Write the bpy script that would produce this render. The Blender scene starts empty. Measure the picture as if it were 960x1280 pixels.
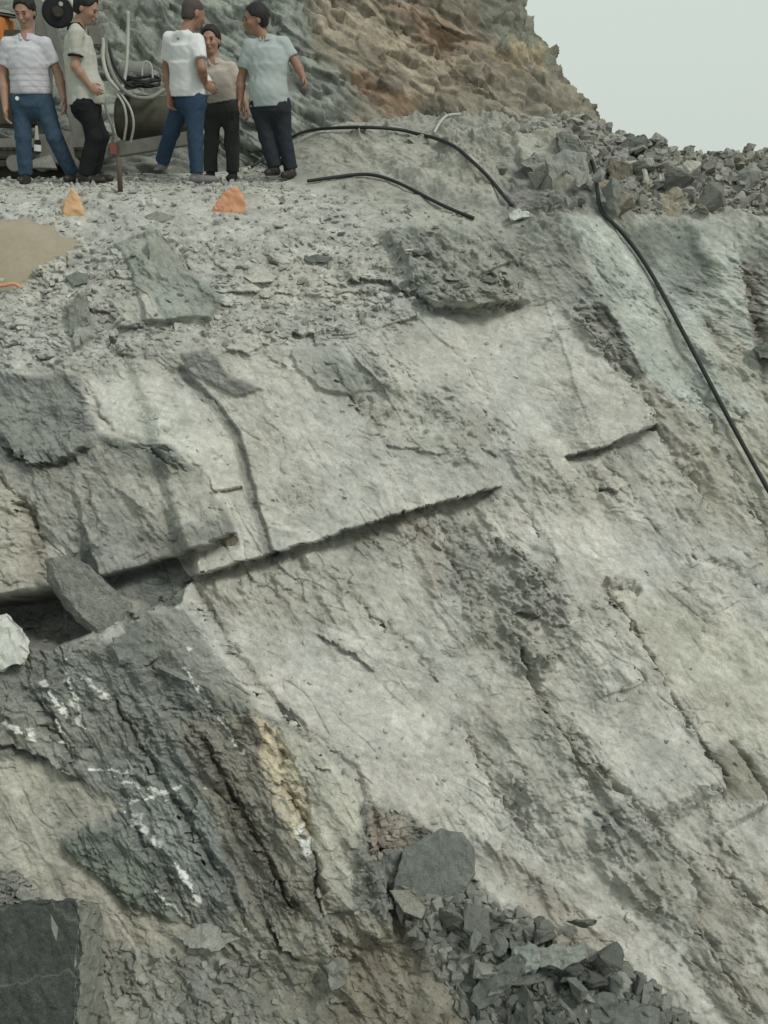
import bpy, bmesh, math, random
import numpy as np
from mathutils import Vector, Matrix

# ------------------------------------------------------------------ camera, sky, sun
S = bpy.context.scene
COL = S.collection
F = 1373.0                                  # focal length in photo pixels (960x1280)
PITCH = math.atan(440.0 / F)                # looking down; eye level crosses the picture at y=200
cam = bpy.data.cameras.new('camera'); camo = bpy.data.objects.new('camera', cam); COL.objects.link(camo)
cam.sensor_fit = 'VERTICAL'; cam.sensor_height = 24.0; cam.lens = 24.0 * F / 1280.0
cam.clip_start = 0.05; cam.clip_end = 2000
camo.location = (0, 0, 0); camo.rotation_euler = (math.pi / 2 - PITCH, 0, 0)
S.camera = camo

SUN_EL, SUN_AZ = math.radians(50), math.radians(128)      # azimuth clockwise from +Y
W = bpy.data.worlds.new('World'); S.world = W; W.use_nodes = True
nt = W.node_tree; nt.nodes.clear()
sky = nt.nodes.new('ShaderNodeTexSky'); sky.sky_type = 'NISHITA'; sky.sun_disc = False
sky.sun_elevation = SUN_EL; sky.sun_rotation = SUN_AZ; sky.dust_density = 4.0; sky.air_density = 1.5
mixw = nt.nodes.new('ShaderNodeMix'); mixw.data_type = 'RGBA'; mixw.inputs[0].default_value = 0.88
mixw.inputs[7].default_value = (7.3, 8.2, 7.6, 1)       # even cloud cover
bg = nt.nodes.new('ShaderNodeBackground'); bg.inputs[1].default_value = 0.088
wo = nt.nodes.new('ShaderNodeOutputWorld')
nt.links.new(sky.outputs[0], mixw.inputs[6]); nt.links.new(mixw.outputs[2], bg.inputs[0]); nt.links.new(bg.outputs[0], wo.inputs[0])
sl = bpy.data.lights.new('sun', 'SUN'); sl.energy = 1.6; sl.angle = math.radians(14); sl.color = (1, 0.97, 0.9)
so = bpy.data.objects.new('sun', sl); COL.objects.link(so); so.location = (0, -5, 20)
sd = Vector((math.sin(SUN_AZ) * math.cos(SUN_EL), math.cos(SUN_AZ) * math.cos(SUN_EL), math.sin(SUN_EL)))
so.rotation_euler = sd.to_track_quat('Z', 'Y').to_euler()
S.view_settings.view_transform = 'Standard'; S.view_settings.look = 'None'
S.view_settings.exposure = 0.06; S.view_settings.gamma = 1.0; S.view_settings.use_curve_mapping = False
S.cycles.max_bounces = 5; S.cycles.diffuse_bounces = 3

# ------------------------------------------------------------------ camera maths
CF = np.array([0, math.cos(PITCH), -math.sin(PITCH)]); CU = np.array([0, math.sin(PITCH), math.cos(PITCH)])
def ray(px, py):
    x = (np.asarray(px, float) - 480) / F; y = (640 - np.asarray(py, float)) / F
    x, y = np.broadcast_arrays(x, y)
    return np.stack([x, CF[1] + y * CU[1], CF[2] + y * CU[2]], -1)
def at(px, py, Y):
    d = ray(px, py); return d * (np.asarray(Y, float) / d[..., 1])[..., None]
def proj(P):
    P = np.asarray(P, float); d = P @ CF
    return 480 + F * P[..., 0] / d, 640 - F * (P @ CU) / d

# ------------------------------------------------------------------ noise
def _tab(seed): return np.random.RandomState(seed).rand(4, 128, 128)
_tabs = {}
def tab(seed):
    if seed not in _tabs: _tabs[seed] = _tab(seed)
    return _tabs[seed]
def vn(x, y, seed=0):
    t = tab(seed)
    xi = np.floor(x).astype(np.int64); yi = np.floor(y).astype(np.int64); fx = x - xi; fy = y - yi
    sx = fx * fx * fx * (fx * (fx * 6 - 15) + 10); sy = fy * fy * fy * (fy * (fy * 6 - 15) + 10)
    def g(a, b):
        i, j = (xi + a) & 127, (yi + b) & 127
        an = t[0, i, j] * 2 * math.pi
        return np.cos(an) * (fx - a) + np.sin(an) * (fy - b)
    n0 = g(0, 0) * (1 - sx) + g(1, 0) * sx; n1 = g(0, 1) * (1 - sx) + g(1, 1) * sx
    return (n0 * (1 - sy) + n1 * sy) * 1.5
def fbm(x, y, seed=0, o=4, gain=0.5, ridged=False):
    s = np.zeros_like(x); a = 1.0; f = 1.0; tot = 0
    for k in range(o):
        n = vn(x * f + 17.3 * k, y * f - 9.1 * k, seed + k)
        if ridged: n = 1 - 2 * np.abs(n) * 1.3
        s += a * n; tot += a; a *= gain; f *= 2.03
    return s / tot
def rot(x, y, deg, sx=1.0, sy=1.0):          # long axis sx along deg (image angle, y down), returns scaled coords
    c, s = math.cos(math.radians(deg)), math.sin(math.radians(deg))
    return (x * c + y * s) / sx, (-x * s + y * c) / sy
def cells(x, y, seed, tilt=1.0, jit=0.9):
    """angular broken pieces: plane height per cell, edge distance, random per cell"""
    t = tab(seed); xi = np.floor(x).astype(np.int64); yi = np.floor(y).astype(np.int64)
    d1 = np.full(x.shape, 9.0); d2 = np.full(x.shape, 9.0); h = np.zeros_like(x); r = np.zeros_like(x)
    for a in (-1, 0, 1):
        for b in (-1, 0, 1):
            i, j = (xi + a) & 127, (yi + b) & 127
            cx = xi + a + 0.5 + (t[0, i, j] - 0.5) * jit; cy = yi + b + 0.5 + (t[1, i, j] - 0.5) * jit
            dx, dy = x - cx, y - cy
            w = 0.7 + 0.6 * t[3, i, j]
            d = (dx * dx + dy * dy) * w
            pl = (t[2, i, j] - 0.5) + tilt * (dx * (t[3, i, j] - 0.5) * 2 + dy * (t[0, j, i] - 0.5) * 2)
            n = d < d1
            d2 = np.where(n, d1, np.minimum(d2, d)); h = np.where(n, pl, h); r = np.where(n, t[1, j, i], r)
            d1 = np.where(n, d, d1)
    return h, np.sqrt(d2) - np.sqrt(d1), r
def hull(x, y, seed, tilt=1.4):
    """continuous faceted surface: upper envelope of random planes"""
    t = tab(seed); xi = np.floor(x).astype(np.int64); yi = np.floor(y).astype(np.int64)
    h = np.full(x.shape, -9.0)
    for a in (-1, 0, 1):
        for b in (-1, 0, 1):
            i, j = (xi + a) & 127, (yi + b) & 127
            cx = xi + a + 0.2 + 0.6 * t[0, i, j]; cy = yi + b + 0.2 + 0.6 * t[1, i, j]
            dx, dy = x - cx, y - cy
            pl = t[2, i, j] * 0.5 + tilt * 0.5 * (dx * (t[3, i, j] - 0.5) + dy * (t[0, j, i] - 0.5)) - 0.55 * np.maximum(np.abs(dx), np.abs(dy))
            h = np.maximum(h, pl)
    return h
def sstep(a, b, x):
    t = np.clip((x - a) / (b - a), 0, 1); return t * t * (3 - 2 * t)

# ------------------------------------------------------------------ object helpers
def tag(o, label=None, cat=None, group=None, kind=None):
    if label: o['label'] = label
    if cat: o['category'] = cat
    if group: o['group'] = group
    if kind: o['kind'] = kind
    return o
def link(name, me, mat=None, parent=None):
    o = bpy.data.objects.new(name, me); COL.objects.link(o)
    if mat is not None and len(me.materials) == 0: me.materials.append(mat)
    if parent is not None: o.parent = parent
    return o
def empty(name, loc):
    o = bpy.data.objects.new(name, None); COL.objects.link(o); o.location = loc; o.empty_display_size = 0.1; return o
def mesh_np(name, V, Fc, smooth=True, col=None):
    me = bpy.data.meshes.new(name); V = np.asarray(V, np.float32); Fc = np.asarray(Fc, np.int32)
    k = Fc.shape[1]
    me.vertices.add(len(V)); me.vertices.foreach_set('co', V.ravel())
    me.loops.add(Fc.size); me.loops.foreach_set('vertex_index', Fc.ravel())
    me.polygons.add(len(Fc)); me.polygons.foreach_set('loop_start', np.arange(0, Fc.size, k, dtype=np.int32))
    me.polygons.foreach_set('use_smooth', np.full(len(Fc), smooth))
    if col is not None:
        c = np.ones((len(V), 4), np.float32); c[:, :3] = col
        at_ = me.color_attributes.new('Col', 'FLOAT_COLOR', 'POINT'); at_.data.foreach_set('color', c.ravel())
    me.update(calc_edges=True); me.validate(); return me
def grid_faces(nr, nc):
    i = np.arange(nr * nc).reshape(nr, nc)
    return np.stack([i[:-1, :-1], i[:-1, 1:], i[1:, 1:], i[1:, :-1]], -1).reshape(-1, 4)

# ------------------------------------------------------------------ materials
def rock_mat(name, color=None, grain=1.0, bump=0.5, var=0.25, rough=0.92, objvar=False, spec=0.2):
    m = bpy.data.materials.new(name); m.use_nodes = True; n = m.node_tree; N = n.nodes; L = n.links
    b = N['Principled BSDF']; b.inputs['Roughness'].default_value = rough; b.inputs['Specular IOR Level'].default_value = spec
    geo = N.new('ShaderNodeTexCoord')
    def noise(sc, det=6, ro=0.6):
        t = N.new('ShaderNodeTexNoise'); t.inputs['Scale'].default_value = sc; t.inputs['Detail'].default_value = det
        t.inputs['Roughness'].default_value = ro; L.new(geo.outputs['Object'], t.inputs['Vector']); return t
    t1 = noise(22 * grain, 8, 0.7); t2 = noise(90 * grain, 4, 0.7); t3 = noise(5 * grain, 3)
    def mr(src, a, c):
        r = N.new('ShaderNodeMapRange'); r.inputs[1].default_value = 0.25; r.inputs[2].default_value = 0.75
        r.inputs[3].default_value = a; r.inputs[4].default_value = c; L.new(src, r.inputs[0]); return r.outputs[0]
    def mul(a, c):
        r = N.new('ShaderNodeMath'); r.operation = 'MULTIPLY'; L.new(a, r.inputs[0])
        if isinstance(c, float): r.inputs[1].default_value = c
        else: L.new(c, r.inputs[1])
        return r.outputs[0]
    v = mul(mul(mr(t1.outputs[0], 1 - var, 1 + var), mr(t2.outputs[0], 1 - var * .6, 1 + var * .6)), mr(t3.outputs[0], 1 - var * .5, 1 + var * .5))
    if objvar:
        oi = N.new('ShaderNodeObjectInfo'); r = N.new('ShaderNodeMapRange'); r.inputs[3].default_value = 0.6; r.inputs[4].default_value = 1.35
        L.new(oi.outputs['Random'], r.inputs[0]); v = mul(v, r.outputs[0])
    if color is None:
        a = N.new('ShaderNodeAttribute'); a.attribute_name = 'Col'; src = a.outputs['Color']
    else:
        a = N.new('ShaderNodeRGB'); a.outputs[0].default_value = (*color, 1); src = a.outputs[0]
    vm = N.new('ShaderNodeVectorMath'); vm.operation = 'SCALE'; L.new(src, vm.inputs[0]); L.new(v, vm.inputs['Scale'])
    L.new(vm.outputs[0], b.inputs['Base Color'])
    bp = N.new('ShaderNodeBump'); bp.inputs['Strength'].default_value = bump; bp.inputs['Distance'].default_value = 0.02
    ad = N.new('ShaderNodeMath'); ad.operation = 'MULTIPLY_ADD'; ad.inputs[1].default_value = 0.5
    L.new(t2.outputs[0], ad.inputs[0]); L.new(t1.outputs[0], ad.inputs[2]); L.new(ad.outputs[0], bp.inputs['Height'])
    L.new(bp.outputs[0], b.inputs['Normal']); return m
def plain_mat(name, color, rough=0.8, metal=0.0, var=0.15, scale=30, bump=0.1, spec=0.3):
    m = bpy.data.materials.new(name); m.use_nodes = True; N = m.node_tree.nodes; L = m.node_tree.links
    b = N['Principled BSDF']; b.inputs['Roughness'].default_value = rough; b.inputs['Metallic'].default_value = metal
    b.inputs['Specular IOR Level'].default_value = spec
    tc = N.new('ShaderNodeTexCoord'); t = N.new('ShaderNodeTexNoise'); t.inputs['Scale'].default_value = scale; t.inputs['Detail'].default_value = 5
    L.new(tc.outputs['Object'], t.inputs['Vector'])
    r = N.new('ShaderNodeMix'); r.data_type = 'RGBA'
    r.inputs[6].default_value = (*[c * (1 - var) for c in color], 1); r.inputs[7].default_value = (*[min(1, c * (1 + var)) for c in color], 1)
    L.new(t.outputs[0], r.inputs[0]); L.new(r.outputs[2], b.inputs['Base Color'])
    bp = N.new('ShaderNodeBump'); bp.inputs['Strength'].default_value = bump; bp.inputs['Distance'].default_value = 0.01
    L.new(t.outputs[0], bp.inputs['Height']); L.new(bp.outputs[0], b.inputs['Normal']); return m
M_ROCK = rock_mat('quarry_rock', var=.27, bump=.6)
M_STONE = rock_mat('loose_stone', grain=1.6, bump=0.6, objvar=True)

PALE = (.385, .38, .34); PALE2 = (.345, .34, .305); MID = (.24, .25, .22); DARK = (.135, .145, .128); SLATE = (.085, .098, .088)
BEIGE = (.37, .345, .285); BROWN = (.17, .15, .115); OCHRE = (.43, .38, .27); GREEN = (.27, .325, .28); WHITE = (.62, .63, .58)

# ================================================================== TERRAIN: bench and rock slope
def nodes(lst):      # (py, Y) pairs for what faces the camera
    return [(Y, float(at(480, py, Y)[2])) for py, Y in lst]
PL = nodes([(1900, 3.3), (1600, 3.9), (1280, 5.0), (900, 6.3), (640, 7.3), (450, 8.25), (300, 9.3), (240, 10.0)]) + [(11.0, -.215), (12.0, -.2), (13.2, -.15), (15.5, .1)]
PM = nodes([(1900, 3.4), (1600, 4.0), (1280, 5.15), (900, 6.6), (640, 7.65), (450, 8.6), (300, 9.55), (262, 10.0)]) + [(10.9, -.17), (11.8, .28), (12.6, .36), (15.5, .3)]
PR = nodes([(1900, 3.6), (1600, 4.3), (1280, 5.5), (900, 7.1), (640, 8.3), (450, 9.15), (330, 9.75), (272, 10.0)]) + [(10.8, -.13), (11.6, .02), (12.6, -.15), (15.5, -1.2)]
TN = np.array([0, 1.2, 2.6, 4.4, 5.8, 6.9, 7.8, 8.3, 8.8, 9.3, 9.9, 10.6])
cols = np.concatenate([np.linspace(-900, -60, 90, endpoint=False), np.arange(-60, 1020, 1.3), np.linspace(1020, 1900, 90)])
# rows: dense in py
tt = np.linspace(0, TN[-1], 6000)
midp = np.stack([np.interp(tt, TN, [p[0] for p in PM]), np.interp(tt, TN, [p[1] for p in PM])], -1)
def smoothprof(P, t):
    P = np.array(P); y = np.interp(tt, TN, P[:, 0]); z = np.interp(tt, TN, P[:, 1])
    k = np.hanning(281); k /= k.sum()
    pad = lambda a: np.convolve(np.pad(a, 140, mode='reflect', reflect_type='odd'), k, 'valid')
    return np.interp(t, tt, pad(y)), np.interp(t, tt, pad(z))
_, pyt = proj(np.stack([0 * tt, midp[:, 0], midp[:, 1]], -1))
arc = np.concatenate([[0], np.cumsum(np.hypot(np.diff(midp[:, 0]), np.diff(midp[:, 1])) * 45 + np.abs(np.diff(pyt)) * np.where(pyt[1:] < 1310, 1.0, 0.25))])
NR = int(arc[-1] / 1.35); rows = np.interp(np.linspace(0, arc[-1], NR), arc, tt)
PXc, T = np.meshgrid(cols, rows)
yl, zl = smoothprof(PL, rows); ym, zm = smoothprof(PM, rows); yr, zr = smoothprof(PR, rows)
wm = sstep(280, 430, PXc); wr = sstep(700, 840, PXc)
# lower down the change from profile to profile is spread wider
low = sstep(8.0, 6.0, T); wm = wm * (1 - low) + low * sstep(150, 650, PXc); wr = wr * (1 - low) + low * sstep(550, 1000, PXc)
def bl(a, b, c): return (a[:, None] * (1 - wm) + b[:, None] * wm) * (1 - wr) + c[:, None] * wr
BY = bl(yl, ym, yr); BZ = bl(zl, zm, zr)
dep = BY * CF[1] + BZ * CF[2]
BX = (PXc - 480) / F * np.maximum(dep, 2.0)
B = np.stack([BX, BY, BZ], -1)
def normals(P):
    du = np.gradient(P, axis=1); dv = np.gradient(P, axis=0)
    n = np.cross(du, dv); n /= np.linalg.norm(n, axis=-1, keepdims=True) + 1e-12
    return n
Nb = normals(B)
if Nb[NR // 2, len(cols) // 2, 1] > 0: Nb = -Nb
PX, PY = proj(B)
# stable plane coordinates in metres for the noise
U = BX; V = np.concatenate([[0], np.cumsum(np.hypot(np.diff(ym), np.diff(zm)))])[:, None] * np.ones_like(BX)
V = V.max() - V     # grows downhill, like y in the picture
U0 = U * 175; V0 = V * 175     # "picture-like" units: about a pixel at mid slope
wx = PX + 7 * fbm(U0 / 60, V0 / 60, 3, 4, .6); wy = PY + 7 * fbm(U0 / 60, V0 / 60, 7, 4, .6)
bench = sstep(262, 235, PY)           # above this the ground is seen edge on

H = np.zeros_like(PX); TS = np.zeros_like(PX); RUB = np.zeros_like(PX); RGH = np.ones_like(PX); STK = np.ones_like(PX)
C = np.zeros(PX.shape + (3,)); 
def polysd(x, y, P):
    P = np.array(P, float); d = np.full(x.shape, 1e9); s = np.zeros(x.shape, bool)
    for (x1, y1), (x2, y2) in zip(P, np.roll(P, -1, 0)):
        ex, ey = x2 - x1, y2 - y1; w = np.clip(((x - x1) * ex + (y - y1) * ey) / (ex * ex + ey * ey + 1e-9), 0, 1)
        d = np.minimum(d, (x - x1 - w * ex) ** 2 + (y - y1 - w * ey) ** 2)
        c = ((y1 > y) != (y2 > y)) & (x < (x2 - x1) * (y - y1) / (y2 - y1 + 1e-9) + x1); s ^= c
    d = np.sqrt(d); return np.where(s, d, -d)
def sub(P, pad):
    P = np.array(P, float)
    r = np.where((PY[:, 400] > P[:, 1].min() - pad - 25) & (PY[:, 400] < P[:, 1].max() + pad + 25))[0]
    c = np.where((cols > P[:, 0].min() - pad - 25) & (cols < P[:, 0].max() + pad + 25))[0]
    return slice(r.min(), r.max() + 1), slice(c.min(), c.max() + 1)
def paint(P, col=None, h=0, tilt=None, soft=6, mix=1.0, rub=None, rgh=None, patchy=0, stk=None):
    sl_ = sub(P, soft * 2); x, y = wx[sl_], wy[sl_]
    m = sstep(-soft * .5, soft * .5, polysd(x, y, P))
    if patchy: m = m * sstep(-.25, .35, fbm(U0[sl_] / patchy, V0[sl_] / patchy, 91, 5, .6) + (m - .5) * .5)
    if col is not None: C[sl_] += (np.array(col) - C[sl_]) * (m * mix)[..., None]
    q = np.array(P, float).mean(0); hh = h
    if tilt: hh = h + tilt[0] * (x - q[0]) / 100 + tilt[1] * (y - q[1]) / 100
    H[sl_] += m * hh
    if rub is not None: RUB[sl_] += (rub - RUB[sl_]) * m
    if rgh is not None: RGH[sl_] += (rgh - RGH[sl_]) * m
    if stk is not None: STK[sl_] += (stk - STK[sl_]) * m
def ledge(P, h, L, groove=0, gw=8, lip=0.0, fade=0.12, jag=1.0, col=None):
    """travel direction: the high side is on the left hand"""
    pad = max(L * 2.2, 40); sl_ = sub(P, pad); x, y = PX[sl_], PY[sl_]
    x = x + jag * (3 * fbm(U0[sl_] / 25, V0[sl_] / 25, 31, 4, .6) + 2.5 * cells(U0[sl_] / 16, V0[sl_] / 16, 33)[0]); y = y + jag * (3 * fbm(U0[sl_] / 25, V0[sl_] / 25, 37, 4, .6) + 2.5 * cells(U0[sl_] / 13, V0[sl_] / 13, 34)[0])
    d = np.full(x.shape, 1e9); s = np.zeros_like(x); tpos = np.zeros_like(x)
    P = np.array(P, float); sl = np.hypot(*np.diff(P, axis=0).T); tot = sl.sum(); acc = 0
    for k in range(len(P) - 1):
        (x1, y1), (x2, y2) = P[k], P[k + 1]; ex, ey = x2 - x1, y2 - y1
        w = np.clip(((x - x1) * ex + (y - y1) * ey) / (ex * ex + ey * ey), 0, 1)
        dd = np.hypot(x - x1 - w * ex, y - y1 - w * ey); cr = ex * (y - y1) - ey * (x - x1)
        n = dd < d - 1e-6; d = np.where(n, dd, d); s = np.where(n, cr, s); tpos = np.where(n, (acc + w * sl[k]) / tot, tpos); acc += sl[k]
    f1, f2 = fade if isinstance(fade, tuple) else (fade, fade)
    f = sstep(0, f1, tpos) * sstep(1, 1 - f2, tpos)
    f = f * (tpos > 0) * (tpos < 1); fg = sstep(0, .06, tpos) * sstep(1, .94, tpos) if isinstance(fade, tuple) else f
    hi = s < 0
    H[sl_] += np.where(hi, f * h * np.exp(-(d / L) ** 1.5), -fg * groove * np.exp(-(d / gw) ** 2))
    if lip: TS[sl_] += np.where(hi, f * lip * np.exp(-(d / 9)), 0)
    if col is not None:
        m = f * (~hi) * np.exp(-(d / gw) ** 2); C[sl_] += (np.array(col) - C[sl_]) * m[..., None]
def groove(P, depth, w, col=None, mix=.8):
    sl_ = sub(P, w * 3 + 10); x = PX[sl_] + 3 * fbm(U0[sl_] / 22, V0[sl_] / 22, 41, 3, .6); y = PY[sl_] + 3 * fbm(U0[sl_] / 22, V0[sl_] / 22, 47, 3, .6)
    d = np.full(x.shape, 1e9); P = np.array(P, float)
    for (x1, y1), (x2, y2) in zip(P[:-1], P[1:]):
        ex, ey = x2 - x1, y2 - y1; w_ = np.clip(((x - x1) * ex + (y - y1) * ey) / (ex * ex + ey * ey), 0, 1)
        d = np.minimum(d, np.hypot(x - x1 - w_ * ex, y - y1 - w_ * ey))
    m = np.exp(-(d / w) ** 4); H[sl_] -= depth * m
    if col is not None: C[sl_] += (np.array(col) - C[sl_]) * (m * mix)[..., None]
def vein(P, w, col=WHITE, mix=.9, brk=.1):
    sl_ = sub(P, w * 3 + 10); x = PX[sl_] + 9 * fbm(U0[sl_] / 12, V0[sl_] / 9, 51, 5, .7); y = PY[sl_] + 9 * fbm(U0[sl_] / 12, V0[sl_] / 9, 57, 5, .7)
    d = np.full(x.shape, 1e9); P = np.array(P, float)
    for (x1, y1), (x2, y2) in zip(P[:-1], P[1:]):
        ex, ey = x2 - x1, y2 - y1; w_ = np.clip(((x - x1) * ex + (y - y1) * ey) / (ex * ex + ey * ey), 0, 1)
        d = np.minimum(d, np.hypot(x - x1 - w_ * ex, y - y1 - w_ * ey))
    wv = w * (1 + 1.2 * vn(U0[sl_] / 14, V0[sl_] / 14, 61)); m = sstep(wv, wv * .4, d) * sstep(-brk, .1, vn(U0[sl_] / 11, V0[sl_] / 7, 63) + .25)
    C[sl_] += (np.array(col) - C[sl_]) * (m * mix)[..., None]; H[sl_] += .004 * m

C[:] = PALE2
RGH[:] = 1 - .5 * sstep(600, 700, wy)
C += (np.array(PALE) - C) * sstep(560, 680, wy)[..., None]
# --- broad regions
paint([(-950, 190), (560, 190), (640, 300), (560, 400), (420, 440), (250, 440), (110, 470), (-950, 500)], (.335, .335, .30), rub=.8, rgh=.5, soft=60)
paint([(-950, 255), (-100, 255), (-60, 520), (-950, 600)], PALE2, rub=1, soft=60)
paint([(380, 215), (650, 215), (760, 400), (640, 400), (500, 300)], (.27, .275, .24), rub=.5, soft=35)
paint([(360, 150), (760, 150), (770, 262), (600, 270), (360, 232)], (.24, .24, .205), rub=.15, rgh=1.2, soft=14)
paint([(640, 150), (2000, 150), (2000, 274), (660, 268)], (.22, .215, .185), rub=.6, rgh=.8, soft=10)
paint([(640, 215), (780, 235), (790, 275), (620, 275)], (.15, .15, .135), rub=.4, soft=12)
# right-hand cliff, greenish and streaked
paint([(690, 275), (2000, 275), (2000, 700), (960, 660), (900, 600), (820, 520), (760, 400)], (.295, .305, .27), rub=0, rgh=.8, soft=25, stk=1.8)
paint([(880, 420), (2000, 420), (2000, 800), (960, 680), (900, 600)], (.34, .335, .28), soft=60, patchy=80)
for a, b, c_ in [((708, 278), (765, 278), (.36, .385, .345)), ((860, 280), (905, 280), (.35, .37, .33)), ((800, 278), (815, 278), (.34, .365, .325))]:
    paint([a, b, (b[0] + 55, 380), (b[0] + 95, 500), (b[0] + 60, 500), (a[0] + 35, 380)], c_, soft=14, mix=.8, h=.03)
paint([(765, 280), (860, 280), (900, 360), (850, 375), (800, 330)], (.16, .175, .155), soft=18, mix=.85, h=-.05)
paint([(910, 278), (2000, 278), (2000, 420), (980, 400), (930, 350)], (.18, .19, .165), soft=25, mix=.8, patchy=50)
paint([(925, 330), (945, 330), (960, 450), (950, 480), (935, 420)], (.14, .13, .11), h=-.04, soft=12)
paint([(600, 285), (700, 280), (760, 385), (700, 380), (640, 350)], (.20, .205, .18), rub=.25, soft=18)
# pale slabs
paint([(530, 395), (690, 383), (722, 412), (770, 470), (815, 530), (705, 572), (620, 520), (500, 440)], PALE, rub=0, rgh=.35, soft=22, stk=.5)
paint([(230, 450), (420, 470), (520, 500), (625, 560), (627, 608), (340, 692), (322, 620), (300, 545)], (.37, .365, .325), rub=0, rgh=.5, soft=40, patchy=0)
paint([(420, 450), (560, 500), (640, 560), (590, 600), (500, 560), (430, 520)], (.27, .275, .24), rub=.5, soft=30, patchy=40, mix=.8)
paint([(105, 468), (180, 465), (245, 495), (296, 545), (310, 610), (335, 690), (235, 722), (212, 700), (302, 672), (268, 612), (225, 570), (130, 548)], (.42, .415, .365), rub=0, rgh=.3, soft=10, h=.0)
# big dark slab on the left
paint([(-400, 468), (98, 468), (130, 545), (222, 560), (265, 607), (287, 640), (303, 668), (215, 697), (128, 722), (60, 660), (-60, 600), (-400, 640)], (.215, .215, .19), rub=0, rgh=.85, soft=8, h=.02)
paint([(-60, 470), (98, 470), (125, 560), (60, 590), (-60, 560)], (.13, .14, .125), rub=0, rgh=1.0, soft=10, tilt=(0, .03))
paint([(130, 548), (215, 562), (250, 600), (180, 600)], (.15, .16, .14), soft=6, mix=.8)
paint([(140, 590), (270, 612), (290, 650), (210, 680), (150, 640)], (.30, .295, .26), soft=20, patchy=30)
paint([(-400, 600), (0, 590), (50, 640), (70, 720), (0, 752), (-400, 800)], (.30, .285, .235), rub=.35, soft=12)
# underside triangle with its shade painted in, and the wall below it
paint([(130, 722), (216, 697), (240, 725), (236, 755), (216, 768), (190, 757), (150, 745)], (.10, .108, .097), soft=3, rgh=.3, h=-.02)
paint([(150, 745), (240, 765), (290, 830), (330, 885), (300, 900), (200, 850), (160, 790)], (.22, .22, .195), soft=4, rgh=.5)
# hollow on the far left
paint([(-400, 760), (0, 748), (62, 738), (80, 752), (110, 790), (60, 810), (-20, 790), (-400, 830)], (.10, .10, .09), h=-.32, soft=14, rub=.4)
# lower left dark rocks
paint([(-950, 790), (0, 790), (60, 800), (200, 830), (330, 885), (400, 925), (460, 1010), (475, 1090), (520, 1300), (520, 1900), (-950, 1900)], (.15, .155, .138), rub=0, rgh=1.2, soft=4, stk=1.6)
paint([(-100, 790), (190, 800), (330, 880), (300, 960), (180, 930), (60, 900), (-100, 930)], (.14, .15, .135), soft=20, rub=.35, patchy=50)
paint([(120, 940), (270, 930), (330, 1060), (260, 1130), (180, 1060)], (.15, .165, .15), soft=20)
paint([(225, 900), (320, 890), (360, 1000), (405, 1120), (385, 1160), (310, 1130), (280, 1040)], (.15, .142, .118), soft=14)
paint([(80, 1045), (150, 1030), (200, 1080), (225, 1150), (170, 1130), (100, 1080)], (.115, .135, .113), soft=8, h=.03)
paint([(-300, 930), (60, 950), (160, 1010), (90, 1040), (80, 1060), (160, 1130), (250, 1160), (300, 1200), (120, 1180), (60, 1120), (-300, 1130)], (.33, .315, .26), soft=16, rub=.2, rgh=.5, patchy=0, mix=.9)
paint([(325, 890), (352, 905), (395, 960), (400, 1040), (375, 1050), (345, 1000), (328, 950)], OCHRE, soft=16, patchy=9)
paint([(352, 905), (395, 925), (440, 965), (462, 1060), (450, 1130), (405, 1140), (395, 1060), (385, 980)], (.36, .35, .29), soft=5, rgh=.8, h=.05)
paint([(300, 1140), (420, 1150), (520, 1300), (560, 1500), (300, 1500), (260, 1250)], (.23, .225, .185), soft=20, rub=.3)
paint([(120, 1170), (330, 1190), (430, 1300), (430, 1500), (100, 1500)], (.22, .22, .19), soft=40, rub=.5, patchy=30)
paint([(-400, 1080), (20, 1080), (120, 1200), (110, 1500), (-400, 1500)], (.18, .185, .165), soft=20, rub=.9)
paint([(455, 1000), (500, 1010), (560, 1050), (620, 1130), (760, 1190), (880, 1290), (900, 1500), (450, 1500), (430, 1200)], (.145, .15, .13), soft=14, rub=.7)
paint([(458, 1005), (500, 1020), (520, 1060), (465, 1070)], (.235, .20, .165), soft=10, rub=.9, mix=.8)
# main pale face, its darker patches
def dk(P, c=(.235, .235, .205), **k): paint(P, c, **{**dict(soft=24, patchy=40, mix=.8, rgh=.95), **k})
dk([(248, 728), (540, 640), (555, 720), (470, 780), (330, 790), (280, 780)], (.33, .325, .28), patchy=90, mix=.9)
dk([(500, 650), (545, 645), (560, 720), (540, 760)], (.28, .25, .215), soft=16)
dk([(545, 640), (600, 650), (690, 720), (720, 800), (660, 860), (600, 800), (555, 720)], (.235, .235, .205), patchy=30, rub=.5, rgh=1.6, mix=.9)
dk([(380, 770), (440, 800), (520, 860), (470, 850), (400, 820)], (.28, .28, .245), rub=.2)
dk([(660, 850), (720, 900), (760, 1000), (700, 980), (650, 920)], (.27, .265, .225))
dk([(560, 850), (640, 900), (700, 990), (760, 1060), (700, 1080), (600, 980)], (.29, .28, .24))
dk([(700, 950), (800, 1020), (880, 1080), (900, 1150), (820, 1180), (740, 1080)], (.235, .235, .20), rgh=1.4)
dk([(600, 1040), (680, 1090), (760, 1180), (700, 1200), (640, 1130)], (.28, .26, .22))
dk([(880, 1000), (1000, 1100), (1100, 1300), (930, 1300), (840, 1200), (870, 1100)], (.26, .25, .21))
paint([(760, 745), (830, 740), (960, 790), (1300, 820), (1300, 1000), (960, 940), (900, 930), (850, 890), (800, 810)], (.38, .37, .31), soft=20, rgh=.5, mix=.9, rub=0)
paint([(870, 935), (940, 940), (955, 1000), (905, 1005)], (.22, .21, .17), soft=14, rgh=.4)
dk([(780, 560), (860, 600), (940, 660), (900, 680), (800, 620)], (.31, .31, .27))
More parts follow.
